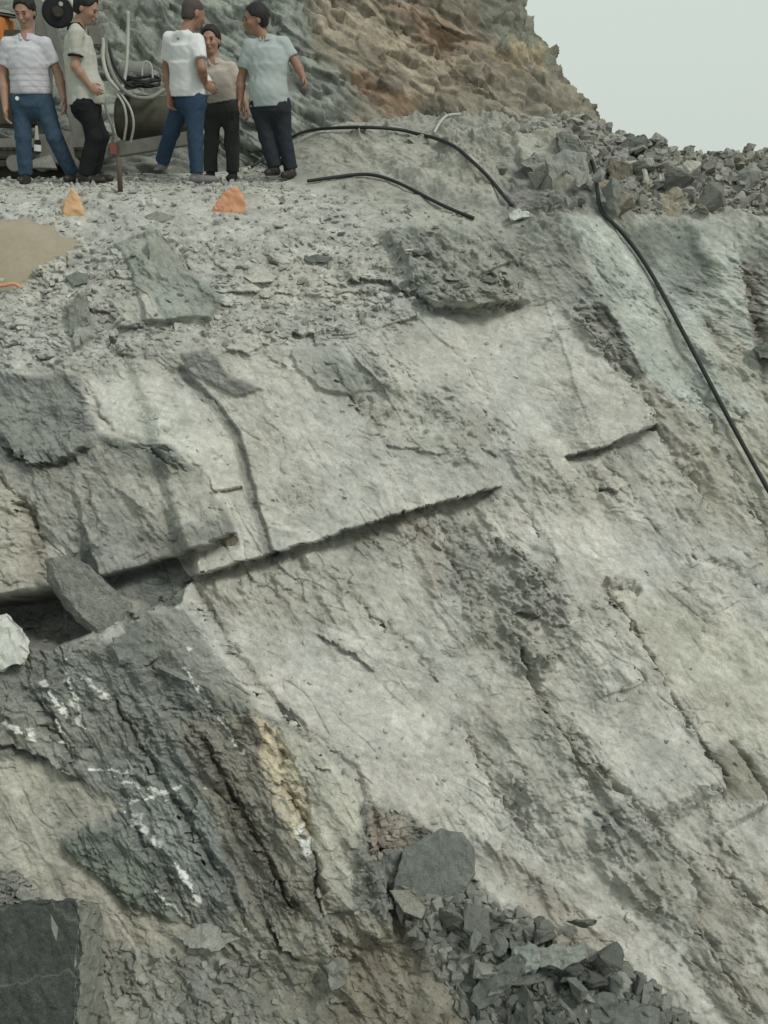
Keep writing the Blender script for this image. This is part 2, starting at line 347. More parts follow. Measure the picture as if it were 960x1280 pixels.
dk([(640, 540), (720, 600), (800, 640), (700, 660), (640, 600)], (.34, .335, .29), rub=.3)
paint([(640, 620), (760, 640), (840, 700), (1100, 760), (1000, 790), (820, 735), (700, 700)], (.44, .43, .385), soft=40, rgh=.4, mix=.7)
paint([(270, 780), (420, 790), (560, 860), (600, 980), (560, 1020), (470, 1000), (400, 920), (320, 860)], (.44, .43, .385), soft=60, rgh=.28, mix=.8)
paint([(795, 470), (860, 520), (930, 620), (1000, 760), (960, 720), (880, 640), (830, 560)], (.34, .32, .26), soft=16, mix=.6)
# facets on the rubble bench
paint([(150, 310), (190, 290), (225, 330), (280, 370), (270, 400), (190, 405), (170, 350)], (.22, .235, .205), h=.07, tilt=(.02, .05), soft=8, rub=.1, rgh=.9)
paint([(85, 375), (110, 368), (120, 420), (95, 440)], (.24, .25, .225), h=.06, soft=6, rub=0)
paint([(228, 445), (262, 438), (292, 470), (330, 490), (300, 500), (240, 470)], (.15, .155, .14), h=.04, soft=5, rub=0)
paint([(368, 440), (420, 436), (455, 480), (440, 500), (400, 490), (372, 465)], (.23, .235, .21), h=.06, soft=6, rub=0)
paint([(140, 380), (190, 372), (215, 405), (160, 400)], (.33, .33, .29), h=.05, soft=4, rub=0)
# layered outcrop
paint([(476, 300), (520, 292), (580, 318), (640, 350), (660, 378), (600, 388), (540, 382), (510, 345)], (.21, .215, .185), h=.09, tilt=(0, .05), soft=16, rub=.5, rgh=1.5)
paint([(715, 385), (755, 385), (805, 475), (790, 480), (750, 440)], (.12, .125, .11), h=-.05, soft=6, rub=0)  # shaded face, its darkness painted into the rock colour
paint([(700, 385), (735, 395), (772, 455), (765, 470), (730, 440)], (.25, .25, .22), h=.03, soft=5, rub=.6)
# boulder mass behind the hoses
paint([(640, 180), (700, 175), (735, 215), (750, 255), (690, 250), (650, 215)], (.27, .265, .225), h=.10, soft=8, rub=0)
paint([(450, 190), (560, 185), (620, 230), (620, 262), (520, 240)], (.28, .275, .235), h=.08, soft=12, rub=0, tilt=(0, .05))

paint([(430, 1130), (500, 1150), (560, 1230), (600, 1300), (600, 1500), (400, 1500), (420, 1250)], (.20, .185, .145), soft=20, rub=.35)
paint([(500, 1110), (620, 1110), (760, 1190), (850, 1290), (850, 1500), (560, 1500)], h=.10, soft=50)
paint([(560, 410), (690, 392), (770, 475), (808, 530), (715, 562), (640, 520)], (.43, .425, .38), rgh=.25, soft=16, mix=.7)
# --- edges
ledge([(237, 722), (290, 705), (340, 690), (400, 673), (440, 660), (500, 640), (560, 624), (628, 607)], .24, 190, .16, 12, lip=.05, fade=.06, jag=.8)
ledge([(126, 722), (170, 709), (215, 697), (260, 683), (303, 668)], .16, 120, .12, 14, lip=.04, fade=.06, jag=.6)
ledge([(303, 668), (285, 640), (262, 605), (225, 570), (150, 547), (125, 522), (98, 468)], .035, 150, .05, 5, fade=.1, jag=1.2)
ledge([(703, 572), (740, 562), (780, 547), (818, 531)], .15, 130, .13, 10, lip=.03, fade=(.4, .06), jag=.7)
ledge([(818, 531), (790, 500), (760, 465), (725, 420), (708, 397)], .12, 70, .10, 9, fade=.1, jag=1.6)
ledge([(803, 474), (765, 425), (735, 378)], .12, 30, .05, 14)
groove([(228, 466), (268, 508), (297, 545), (310, 590), (322, 635), (340, 688)], .07, 6, (.2, .2, .18))
ledge([(271, 618), (307, 611)], .03, 20, .07, 4, fade=.1, jag=.3)
ledge([(905, 1000), (870, 935), (835, 885), (800, 820), (775, 775), (752, 736)], .24, 150, .13, 9, lip=0, jag=2.0, col=(.2, .19, .16))
ledge([(800, 742), (775, 740), (752, 733)], -.02, 20, .10, 9, jag=2)
ledge([(960, 1010), (930, 960), (905, 925)], .12, 60, .12, 8)
for P_, h_, L_, g_, w_ in [([(612, 810), (585, 760), (560, 700), (545, 642)], .10, 70, .03, 8), ([(880, 1160), (855, 1085), (790, 1015), (735, 960), (690, 890)], .16, 90, .10, 10),
        ([(700, 1110), (650, 1040), (600, 960), (565, 890)], .10, 80, .05, 9), ([(940, 1290), (890, 1210), (860, 1150)], .14, 80, .10, 10), ([(1000, 1200), (940, 1130), (880, 1080)], .10, 60, .07, 8),
        ([(990, 760), (920, 720), (850, 690)], .08, 60, .04, 8), ([(975, 700), (930, 640), (890, 560), (862, 480)], .16, 70, .08, 9), ([(880, 640), (840, 580), (800, 520), (780, 475)], .08, 50, .05, 8),
        ([(955, 450), (930, 380), (915, 300)], .05, 50, .05, 7), ([(740, 1010), (700, 930), (655, 850), (640, 790)], .09, 60, .06, 9), ([(810, 880), (760, 800), (700, 740), (640, 690)], .07, 60, .04, 7),
        ([(800, 1230), (740, 1170), (690, 1130)], .08, 50, .06, 8), ([(700, 720), (660, 650), (630, 612)], .08, 60, .05, 7), ([(560, 860), (500, 800), (450, 760), (420, 730)], .05, 60, .03, 7),
        ([(385, 1165), (340, 1080), (290, 990), (235, 890)], .09, 50, .05, 7), ([(330, 1190), (290, 1120), (230, 1020), (170, 920), (130, 850)], .07, 55, .05, 7), ([(250, 1160), (200, 1080), (160, 1020)], .06, 50, .03, 6),
        ([(440, 1250), (420, 1180), (398, 1110), (388, 1040), (350, 960)], .12, 45, .06, 8), ([(100, 960), (60, 900), (30, 860)], .08, 40, .05, 7), ([(60, 700), (45, 650), (0, 600), (-60, 570)], .10, 60, .07, 8),
        ([(250, 600), (180, 565), (125, 560)], .05, 50, .04, 6), ([(140, 700), (120, 640), (110, 590)], .05, 50, .03, 6), ([(0, 560), (60, 585), (125, 560)], .06, 60, .05, 7),
        ([(480, 560), (440, 500), (400, 450)], .05, 60, .03, 7)]:
    ledge(P_, h_, L_, g_, w_, fade=.18, jag=2.2)
ledge([(500, 1190), (478, 1090), (462, 1010), (440, 962), (395, 927), (335, 872), (300, 830), (268, 780), (238, 724)], .28, 130, .045, 7, fade=(.08, .03), jag=2.0)
ledge([(-300, 790), (0, 752), (62, 738)], .2, 80, .25, 30, fade=.05)
ledge([(515, 365), (545, 385), (600, 384), (655, 378)], .10, 60, .10, 9)
ledge([(430, 352), (480, 350), (515, 372)], .05, 30, .06, 7)
ledge([(-40, 925), (20, 930), (60, 945), (112, 978)], .07, 45, .06, 8)
ledge([(340, 1140), (355, 1180), (380, 1195)], .03, 20, .06, 5)
ledge([(395, 790), (430, 812), (470, 840)], .03, 20, .025, 4, jag=2)
ledge([(640, 765), (672, 770)], .04, 20, .08, 6)
ledge([(746, 612), (770, 616)], .02, 14, .08, 4)
ledge([(130, 320), (165, 300), (200, 300)], .04, 30, .02, 6)
ledge([(480, 560), (560, 575)], .02, 40, .02, 6)
# white quartz veins in the dark rock
for P, w in [([(58, 850), (85, 895)], 4), ([(88, 846), (100, 880), (112, 915)], 7), ([(112, 848), (140, 872)], 4), ([(0, 895), (30, 912), (52, 922)], 6),
             ([(240, 835), (270, 880), (310, 940)], 2), ([(165, 1010), (200, 1055)], 7), ([(228, 1080), (255, 1125)], 4), ([(120, 960), (175, 965)], 2.5),
             ([(170, 1000), (230, 985)], 3), ([(200, 1110), (240, 1150)], 3), ([(380, 1030), (390, 1055)], 8), ([(90, 940), (75, 900)], 2), ([(150, 975), (220, 990)], 2)]:
    vein(P, w)

# --- rock relief: facets, foliation, rubble
ang = 58
a1, b1 = rot(U0 + 25 * fbm(U0 / 150, V0 / 150, 11, 3), V0 + 25 * fbm(U0 / 150, V0 / 150, 13, 3), ang, 150, 60)
rock = .16 * hull(a1, b1, 21)
a2, b2 = rot(U0 + 10 * fbm(U0 / 60, V0 / 60, 14, 3), V0 + 10 * fbm(U0 / 60, V0 / 60, 15, 3), ang - 8, 52, 22)
rock += .085 * hull(a2, b2, 22)
a2, b2 = rot(U0 + 6 * fbm(U0 / 30, V0 / 30, 54, 3), V0 + 6 * fbm(U0 / 30, V0 / 30, 55, 3), 38, 24, 13)
rock += .030 * hull(a2, b2, 52)
hc, ec, rc = cells(*rot(U0 + 4 * fbm(U0 / 25, V0 / 25, 16, 3), V0, 30, 30, 12), 23)
brk = sstep(-.05, .3, fbm(U0 / 90, V0 / 90, 71, 3))
rock += brk * .018 * hc
hc2, ec2, rc2 = cells(*rot(U0 + 3 * fbm(U0 / 12, V0 / 12, 18, 2), V0, 10, 13, 6), 24)
rock += brk * .008 * hc2
rock += .035 * fbm(*rot(U0, V0, ang, 130, 42), 25, 6, .55, True) + .006 * fbm(*rot(U0, V0, 25, 16, 7), 26, 3, .6)
rock += .05 * fbm(U0 / 260, V0 / 260, 29, 3)
def cracks(an, sx, sy, seed, wid, patch, thr):
    x, y = rot(U0 + 2.5 * fbm(U0 / 30, V0 / 30, seed + 9, 4, .6), V0 + 2.5 * fbm(U0 / 30, V0 / 30, seed + 5, 4, .6), an, sx, sy)
    n = vn(x, y, seed); g_ = np.abs(n) / wid
    return np.exp(-g_ ** 2) * sstep(thr, thr + .25, fbm(U0 / patch, V0 / patch, seed + 3, 4, .6))
ck = cracks(56, 90, 26, 301, .035, 70, .02) + .8 * cracks(20, 60, 22, 311, .04, 60, .05) + .7 * cracks(75, 40, 14, 321, .05, 45, .1)
ck = np.clip(ck, 0, 1) * (1 - RUB * .7) * .45
rock = rock - .035 * ck / np.maximum(RGH, .4)
# small chipped steps: sharp on one side
def chips(an, sx, sy, seed, patch, thr):
    x, y = rot(U0 + 5 * fbm(U0 / 18, V0 / 18, seed + 9, 4, .6), V0, an, sx, sy)
    h_, e_, r_ = cells(x, y, seed, 1.6); return h_ * sstep(thr, thr + .2, fbm(U0 / patch, V0 / patch, seed + 3, 5, .6))
rock = rock + (.030 * chips(52, 26, 11, 331, 55, .08) + .014 * chips(30, 12, 6, 341, 35, .08)) * sstep(.2, 1, RGH)
# rubble
r1 = cells(U0 / 34 + .3 * vn(U0 / 20, V0 / 20, 81), V0 / 19 + .3 * vn(U0 / 20, V0 / 20, 82), 83)
r2 = cells(U0 / 15 + .25 * vn(U0 / 9, V0 / 9, 84), V0 / 9, 85)
r3 = cells(U0 / 7.5, V0 / 5, 86)
sel = sstep(.1, .45, vn(U0 / 60, V0 / 40, 87) + .2)
gap = lambda e, w: 1 - np.exp(-(e / w) ** 2)
near = sstep(330, 270, PY)
rub = (1 - .7 * near) * sel * (.07 * r1[0] + .018 * gap(r1[1], .1)) + (.026 * r2[0] + .008 * gap(r2[1], .15)) * (1 - .75 * near) * (.3 + .7 * sel) + .016 * r3[0] * (1 - near) + .05 * fbm(U0 / 120, V0 / 90, 88, 4)
bs = 1 - .55 * bench
smo = .38 + .95 * sstep(-.3, .35, fbm(*rot(U0, V0, ang, 150, 70), 351, 5, .6))
dkrock = np.clip(STK - 1, 0, .6) / .6 * (wy > 700)
rock = rock * (smo * (1 - dkrock) + dkrock * .95) + dkrock * .030 * fbm(*rot(U0 + 8 * fbm(U0 / 50, V0 / 50, 371, 3), V0, 60, 150, 30), 361, 5, .58, True)
H += RGH * rock + RUB * rub * 1.0 * bs
H *= (1 - .6 * bench * sstep(470, 380, PX)) * (1 - .45 * sstep(400, 280, PY) * sstep(560, 400, PX))
H += .10 * sstep(640, 760, PX) * bench * fbm(U0 / 50, BY * 175 / 60, 93, 5, .5) * 1.3
# tint: streaks, broken-stone tones, mottling
st = fbm(*rot(U0, V0, ang + 4, 170, 20), 101, 5, .62); st2 = fbm(*rot(U0, V0, 22, 40, 7), 105, 5, .65); mot = fbm(U0 / 70, V0 / 70, 109, 6, .62)
tone = 1 + STK * (.20 + .25 * dkrock) * st * (1 - RUB) + .30 * st2 * (1 - .3 * RUB) + .38 * mot
tone *= 1 + RUB * ((r2[2] - .5) * .25 + sel * (r1[2] - .5) * .45 + (r3[2] - .5) * .25) + (1 - RUB) * brk * ((rc - .5) * .22 + (rc2 - .5) * .14)
C *= np.clip(tone, .45, 1.7)[..., None]
warm = fbm(U0 / 110, V0 / 110, 115, 4, .6)[..., None]
C *= 1 + warm * np.array([.045, .005, -.05])
# the dust lies thicker on what faces up and lets darker rock show on what is steep
sd_ = (sstep(270, 360, PY) * (1 - wr) + wr * sstep(262, 330, PY))[..., None]
el = math.radians(10) + math.radians(11) * sstep(330, 520, PY)[..., None] + math.radians(11) * sstep(520, 1200, PY)[..., None]
D = Nb * (1 - sd_) + sd_ * np.concatenate([0 * el, -np.cos(el), np.sin(el)], -1); D /= np.linalg.norm(D, axis=-1, keepdims=True)
dn = np.array([0, -.707, -.707]); P3 = B + D * H[..., None] + TS[..., None] * dn * .5
N3 = normals(P3)
if N3[NR // 2, len(cols) // 2, 1] > 0: N3 = -N3
Cur = np.clip(N3[..., 2] - .62, -1, 1)
dust = sstep(.0, .3, Cur + .12 * mot)
C += (np.array([.40, .39, .345]) - C) * (.25 * dust * (wy < 1200))[..., None]
C *= 1 - (.25 * ck * (1 - RUB))[..., None]     # colour darkened along the joints
C = np.clip(C * np.array([1.13, 1.13, 1.16]), .03, .8)

V3 = P3.reshape(-1, 3)
me = mesh_np('rock_slope', V3, grid_faces(*PX.shape)[:, ::-1], True, C.reshape(-1, 3))
slope = link('rock_slope', me, M_ROCK); tag(slope, 'broken grey quarry rock slope with pale dusty ledges below the working bench', kind='structure')

# look-up of the surface by direction, to stand things on it
BIN = 3.0; hx, hy = proj(V3); hd = V3 @ CF
ix = ((hx + 600) / BIN).astype(int); iy = ((hy - 0) / BIN).astype(int); NBX, NBY = 720, 560
ok = (ix >= 0) & (ix < NBX) & (iy >= 0) & (iy < NBY) & (hd > 1)
key = ix * NBY + iy; order = np.lexsort((hd, key)); order = order[ok[order]]
ku, first = np.unique(key[order], return_index=True)
LUT = np.full(NBX * NBY, -1, int); LUT[ku] = order[first]
N3f = N3.reshape(-1, 3); Cf = C.reshape(-1, 3)
def hit(px, py):
    i, j = int((px + 600) / BIN), int(py / BIN)
    for r in range(0, 12):
        for a in range(-r, r + 1):
            for b in ((-r, r) if abs(a) != r else range(-r, r + 1)):
                q = (i + a) * NBY + j + b
                if 0 <= q < len(LUT) and LUT[q] >= 0: k = LUT[q]; return V3[k], N3f[k], Cf[k]
    return at(px, py, 9), np.array([0, -.7, .7]), np.array([.2, .2, .2])
def ground_z(x, y):       # height of the bench under a point
    r = slice(int(NR * .7), NR); d = (P3[r, :, 0] - x) ** 2 + (P3[r, :, 1] - y) ** 2
    k = np.argsort(d.ravel())[:12]; return float(np.median(P3[r, :, 2].ravel()[k]))

# ================================================================== HILL behind
zz = np.concatenate([np.arange(-1.2, 3.0, .016), np.linspace(3.0, 9, 120)]); R = 1.3
uu = np.concatenate([np.linspace(-14, -4.2, 90, endpoint=False), np.arange(-4.2, 2.6, .016), np.linspace(2.6, 9, 100)])
UU, ZZ = np.meshgrid(uu, zz)
def sil(z):               # where the hill's right shoulder stands, by height
    return np.interp(z, [-1.2, 0.1, .45, 1.1, 2.0, 3.2, 5, 9], [4.0, 2.95, 2.66, 2.2, 1.80, 1.45, .9, -.4])
xr = sil(ZZ) - R
th = np.clip(UU / R, 0, 1.9)
HX = xr + np.where(UU < 0, UU, R * np.sin(th) + np.cos(th) * np.maximum(0, UU - 1.9 * R))
HYv = np.where(UU < 0, 0, R * (1 - np.cos(th)) + np.sin(th) * np.maximum(0, UU - 1.9 * R))
HYv = HYv + 13.7 + np.maximum(ZZ, -.5) * .62 + .10 * np.minimum(UU, 0) + .5 * fbm(UU / 2.4, ZZ / 2, 201, 3)
HB = np.stack([HX, HYv, ZZ], -1); Nh = normals(HB)
if Nh[10, 200, 1] > 0: Nh = -Nh
u1, v1 = UU * 100, -ZZ * 100
hh = .20 * hull(*rot(u1 + 20 * fbm(u1 / 80, v1 / 80, 203, 3), v1, 35, 120, 55), 204) + .13 * hull(*rot(u1, v1 + 8 * fbm(u1 / 40, v1 / 40, 205, 3), 25, 40, 20), 206)
hk, he, hr = cells(*rot(u1 + 8 * fbm(u1 / 20, v1 / 20, 207, 4), v1 + 6 * fbm(u1 / 20, v1 / 20, 240, 4), 30, 20, 13), 208, 1.5)
hk2, he2, hr2 = cells(*rot(u1 + 3 * vn(u1 / 9, v1 / 9, 241), v1, 40, 7, 5.5), 209)
hm = sstep(-.25, .3, fbm(u1 / 70, v1 / 70, 245, 4))
hk3, he3, hr3 = cells(*rot(u1 + 5 * fbm(u1 / 14, v1 / 14, 251, 3), v1, 38, 34, 17), 252, 1.6)
hh += .06 * hk3
hh += hm * (.07 * hk + .02 * gap(he, .12)) + .018 * hk2 * (.4 + .6 * hm) + .06 * fbm(u1 / 60, v1 / 60, 210, 5, .6)
PH = HB + Nh * hh[..., None]
qx, qy = proj(PH)
hwx = qx + 34 * fbm(u1 / 60, v1 / 60, 211, 5, .6); hwy = qy + 34 * fbm(u1 / 60, v1 / 60, 214, 5, .6)
CH = np.zeros(PH.shape) + np.array([.215, .23, .205])
def hp(P, c, mix=1, soft=16):
    m = sstep(-soft * .5, soft * .5, polysd(hwx, hwy, P)) * mix; CH[:] += (np.array(c) - CH) * m[..., None]
hp([(340, -400), (375, -20), (400, 70), (470, 165), (600, 170), (700, 150), (760, 170), (900, 200), (900, -400)], (.22, .20, .16))
hp([(350, -400), (378, -10), (430, 60), (500, 130), (560, 140), (620, 100), (600, 40), (560, -400)], (.235, .205, .16), .8)
hp([(378, 0), (420, 5), (560, 60), (575, 100), (540, 115), (470, 60), (390, 40)], (.35, .305, .235), .6)
hp([(470, 10), (560, 20), (600, 60), (560, 70)], (.25, .165, .11), .6)
hp([(430, 80), (520, 120), (500, 150), (450, 120)], (.27, .17, .105), .6)
hp([(560, -400), (600, 40), (650, 70), (700, 90), (800, -400)], (.19, .195, .16), .85)
hp([(600, 60), (690, 62), (690, 84), (620, 80)], (.42, .33, .2), .5)
hp([(380, 60), (470, 160), (640, 190), (760, 190), (790, 230), (370, 230), (360, 60)], (.20, .21, .19), .75, 30)
hmt = 1 + .6 * fbm(u1 / 40, v1 / 40, 220, 6, .62) + (hr - .5) * .5 + (hr2 - .5) * .3 + .2 * fbm(*rot(u1, v1, 25, 60, 8), 230, 4, .6)
CH = np.clip(CH * np.clip(hmt, .4, 1.8)[..., None], .03, .75)
me = mesh_np('hill', PH.reshape(-1, 3), grid_faces(*UU.shape)[:, ::-1], True, CH.reshape(-1, 3))
hill = link('hill', me, M_ROCK); tag(hill, 'steep quarried hillside with a rusty orange band behind the bench', kind='structure')
# quarry floor far below, out to the horizon
g = np.array([(-400, -400, -8.), (400, -400, -8.), (400, 400, -8.), (-400, 400, -8.)])
gnd = link('ground', mesh_np('ground', g, [[0, 1, 2, 3]], True, np.tile([.25, .25, .22], (4, 1))), M_ROCK); tag(gnd, 'dusty grey quarry floor', kind='structure')
# ================================================================== shape helpers
def smooth(me, on=True):
    me.polygons.foreach_set('use_smooth', [on] * len(me.polygons)); return me
def bm_mesh(name, bm, sm=False):
    me = bpy.data.meshes.new(name); bm.normal_update(); bm.to_mesh(me); bm.free(); return smooth(me, sm)
def np3(v): return Vector((float(v[0]), float(v[1]), float(v[2])))
def catmull(P, n=8):
    P = [np.asarray(p, float) for p in P]; P = [2 * P[0] - P[1]] + P + [2 * P[-1] - P[-2]]; out = []
    for i in range(1, len(P) - 2):
        for k in range(n):
            t = k / n
            out.append(.5 * (2 * P[i] + (P[i + 1] - P[i - 1]) * t + (2 * P[i - 1] - 5 * P[i] + 4 * P[i + 1] - P[i + 2]) * t * t + (3 * P[i] - P[i - 1] - 3 * P[i + 1] + P[i + 2]) * t ** 3))
    return np.array(out + [P[-2]])
def tube(name, pts, r, mat, parent=None, seg=10):
    pts = np.array(pts, float); n = len(pts); r = np.broadcast_to(np.asarray(r, float), (n,))
    tg = np.gradient(pts, axis=0); tg /= np.linalg.norm(tg, axis=1, keepdims=True) + 1e-9
    u = np.cross(tg[0], [0.13, .3, .9]); u /= np.linalg.norm(u); V_ = []
    for i in range(n):
        u = u - tg[i] * u.dot(tg[i]); u /= np.linalg.norm(u); w = np.cross(tg[i], u)
        for k in range(seg):
            a = 2 * math.pi * k / seg; V_.append(pts[i] + r[i] * (math.cos(a) * u + math.sin(a) * w))
    Fs = [(i * seg + k, i * seg + (k + 1) % seg, (i + 1) * seg + (k + 1) % seg, (i + 1) * seg + k) for i in range(n - 1) for k in range(seg)]
    bm = bmesh.new(); vs = [bm.verts.new(v) for v in V_]
    for f in Fs: bm.faces.new([vs[q] for q in f])
    bm.faces.new([vs[k] for k in range(seg)][::-1]); bm.faces.new([vs[(n - 1) * seg + k] for k in range(seg)])
    o = link(name, bm_mesh(name, bm, True), mat); 
    if parent is not None: o.parent = parent; o.matrix_parent_inverse = Matrix.Translation(-parent.location)
    return o
def childof(o, parent):
    o.parent = parent; o.matrix_parent_inverse = Matrix.Translation(-parent.location); return o
def box(name, a, b, wdt, dep_, mat, parent, bevel=.01):
    """bar from a to b; wdt in the picture's up direction, dep_ away from the camera"""
    a, b = np3(a), np3(b); ax = (b - a); L_ = ax.length; ax.normalize(); dv = Vector((0, 1, 0)); dv = (dv - ax * dv.dot(ax)).normalized(); up = ax.cross(dv)
    bm = bmesh.new(); bmesh.ops.create_cube(bm, size=1)
    M = Matrix((ax, dv, up)).transposed().to_4x4(); M.translation = (a + b) / 2
    bmesh.ops.scale(bm, vec=(L_, dep_, wdt), verts=bm.verts)
    bmesh.ops.bevel(bm, geom=bm.edges[:], offset=bevel, segments=2, affect='EDGES')
    bmesh.ops.transform(bm, matrix=M, verts=bm.verts)
    return childof(link(name, bm_mesh(name, bm), mat), parent)
def cyl(name, a, b, r1_, r2_, mat, parent, seg=28, bevel=.008):
    a, b = np3(a), np3(b); d = b - a; bm = bmesh.new()
    bmesh.ops.create_cone(bm, cap_ends=True, segments=seg, radius1=r1_, radius2=r2_, depth=d.length)
    if bevel: bmesh.ops.bevel(bm, geom=[e for e in bm.edges if len(e.link_faces) == 2 and any(len(f.verts) > 4 for f in e.link_faces)], offset=bevel, segments=2, affect='EDGES')
    M = d.to_track_quat('Z', 'Y').to_matrix().to_4x4(); M.translation = (a + b) / 2
    bmesh.ops.transform(bm, matrix=M, verts=bm.verts)
    me_ = bm_mesh(name, bm, False)
    return childof(link(name, me_, mat), parent)

# ================================================================== LOOSE ROCK
M_GREY = rock_mat('grey_stone', (.26, .265, .24), 1.6, .6, .28, objvar=True)
M_PALE = rock_mat('pale_stone', (.42, .415, .365), 1.6, .6, .25, objvar=True)
M_DARK = rock_mat('dark_slate', (.155, .165, .15), 1.6, .6, .3, objvar=True)
M_BROWN = rock_mat('brown_stone', (.25, .225, .18), 1.6, .6, .3, objvar=True)
M_BLOCK = rock_mat('dark_greenish_block', (.085, .096, .085), 1.4, 1.0, .5)
M_WHITE = rock_mat('white_quartz_stone', (.55, .56, .52), 1.6, .5, .25)
M_GREEN = rock_mat('pale_green_stone', (.25, .275, .245), 1.6, .5, .3)
M_GREEN2 = rock_mat('green_grey_stone', (.23, .245, .22), 1.6, .5, .3)
def stone_mesh(seed, flat=.4, n=10):
    rnd = random.Random(seed); bm = bmesh.new(); ax = (1, rnd.uniform(.55, .9), flat * rnd.uniform(.7, 1.25))
    for k in range(n):
        z = rnd.choice((-1, 1)) * rnd.uniform(.6, 1) if rnd.random() < .75 else rnd.uniform(-1, 1)
        a = rnd.uniform(0, 2 * math.pi); q = rnd.uniform(.55, 1) * (1 - .25 * abs(z))
        bm.verts.new((q * math.cos(a) * ax[0] * .5, q * math.sin(a) * ax[1] * .5, z * ax[2] * .5))
    r_ = bmesh.ops.convex_hull(bm, input=bm.verts)
    bmesh.ops.delete(bm, geom=list({v for v in r_['geom_interior'] + r_['geom_unused'] if isinstance(v, bmesh.types.BMVert)}), context='VERTS')
    bmesh.ops.dissolve_limit(bm, angle_limit=.25, verts=bm.verts[:], edges=bm.edges[:])
    bmesh.ops.bevel(bm, geom=bm.edges[:], offset=.010, segments=1, affect='EDGES', profile=.6)
    bmesh.ops.triangulate(bm, faces=bm.faces[:])
    return bm_mesh('stone', bm)
PROTO = [stone_mesh(400 + k, f) for k, f in enumerate([.16, .22, .26, .34, .4, .5, .55, .65, .3, .2, .42, .24])]
for p in PROTO: p.materials.append(M_GREY)
LOW = [p.copy() for p in PROTO]
for k_, p in enumerate(PROTO):                    # broken faces for the stones that are things of their own
    bm = bmesh.new(); bm.from_mesh(p)
    for _ in range(3):
        es = [e for e in bm.edges if e.calc_length() > .09]
        bmesh.ops.subdivide_edges(bm, edges=es, cuts=1); bmesh.ops.triangulate(bm, faces=bm.faces[:])
    bm.normal_update(); co = np.array([v.co[:] for v in bm.verts]); x, y, z = co.T * 4 + k_ * 3.3
    dd = .6 * fbm(x + z, y - z, 600 + k_, 4, .6) + .7 * cells(x * 1.2 + y * .4, z * 5 + x * .5, 620 + k_)[0]
    for v, q_ in zip(bm.verts, dd): v.co += v.normal * float(q_) * .035
    bm.to_mesh(p); bm.free()
def orient(n, rnd, wob=.35):
    n = Vector(n) + Vector((rnd.gauss(0, wob), rnd.gauss(0, wob), rnd.gauss(0, wob))); n.normalize()
    q = n.to_track_quat('Z', 'Y').to_matrix(); return (q @ Matrix.Rotation(rnd.uniform(0, 6.28), 3, 'Z')).to_euler()
rnd = random.Random(5)
def inpoly(x, y, P):
    s = False
    for (x1, y1), (x2, y2) in zip(P, P[1:] + P[:1]):
        if (y1 > y) != (y2 > y) and x < (x2 - x1) * (y - y1) / (y2 - y1 + 1e-9) + x1: s = not s
    return s
def scatter(P, count, smin, smax, label, group, mats, flats=None, up=.5, wob=.35, pile=0, name='stone', pw=2.0):
    xs = [q[0] for q in P]; ys = [q[1] for q in P]; out = []
    while len(out) < count:
        x, y = rnd.uniform(min(xs), max(xs)), rnd.uniform(min(ys), max(ys))
        if not inpoly(x, y, P): continue
        p, n, c = hit(x, y); s = smin + (smax - smin) * rnd.random() ** pw
        o = link(name, rnd.choice(PROTO if flats is None else [PROTO[k] for k in flats]))
        o.material_slots[0].link = 'OBJECT'; o.material_slots[0].material = rnd.choices([m for m, _ in mats], [w for _, w in mats])[0]
        nn = Vector(n) * (1 - up) + Vector((0, 0, 1)) * up
        o.rotation_euler = orient(nn, rnd, wob); o.scale = (s, s * rnd.uniform(.55, 1.1), s * rnd.uniform(.8, 1.3))
        o.location = Vector(p) + nn.normalized() * (s * .10 + pile * rnd.random() ** 1.5)
        tag(o, label, 'stone', group); out.append(o)
    return out
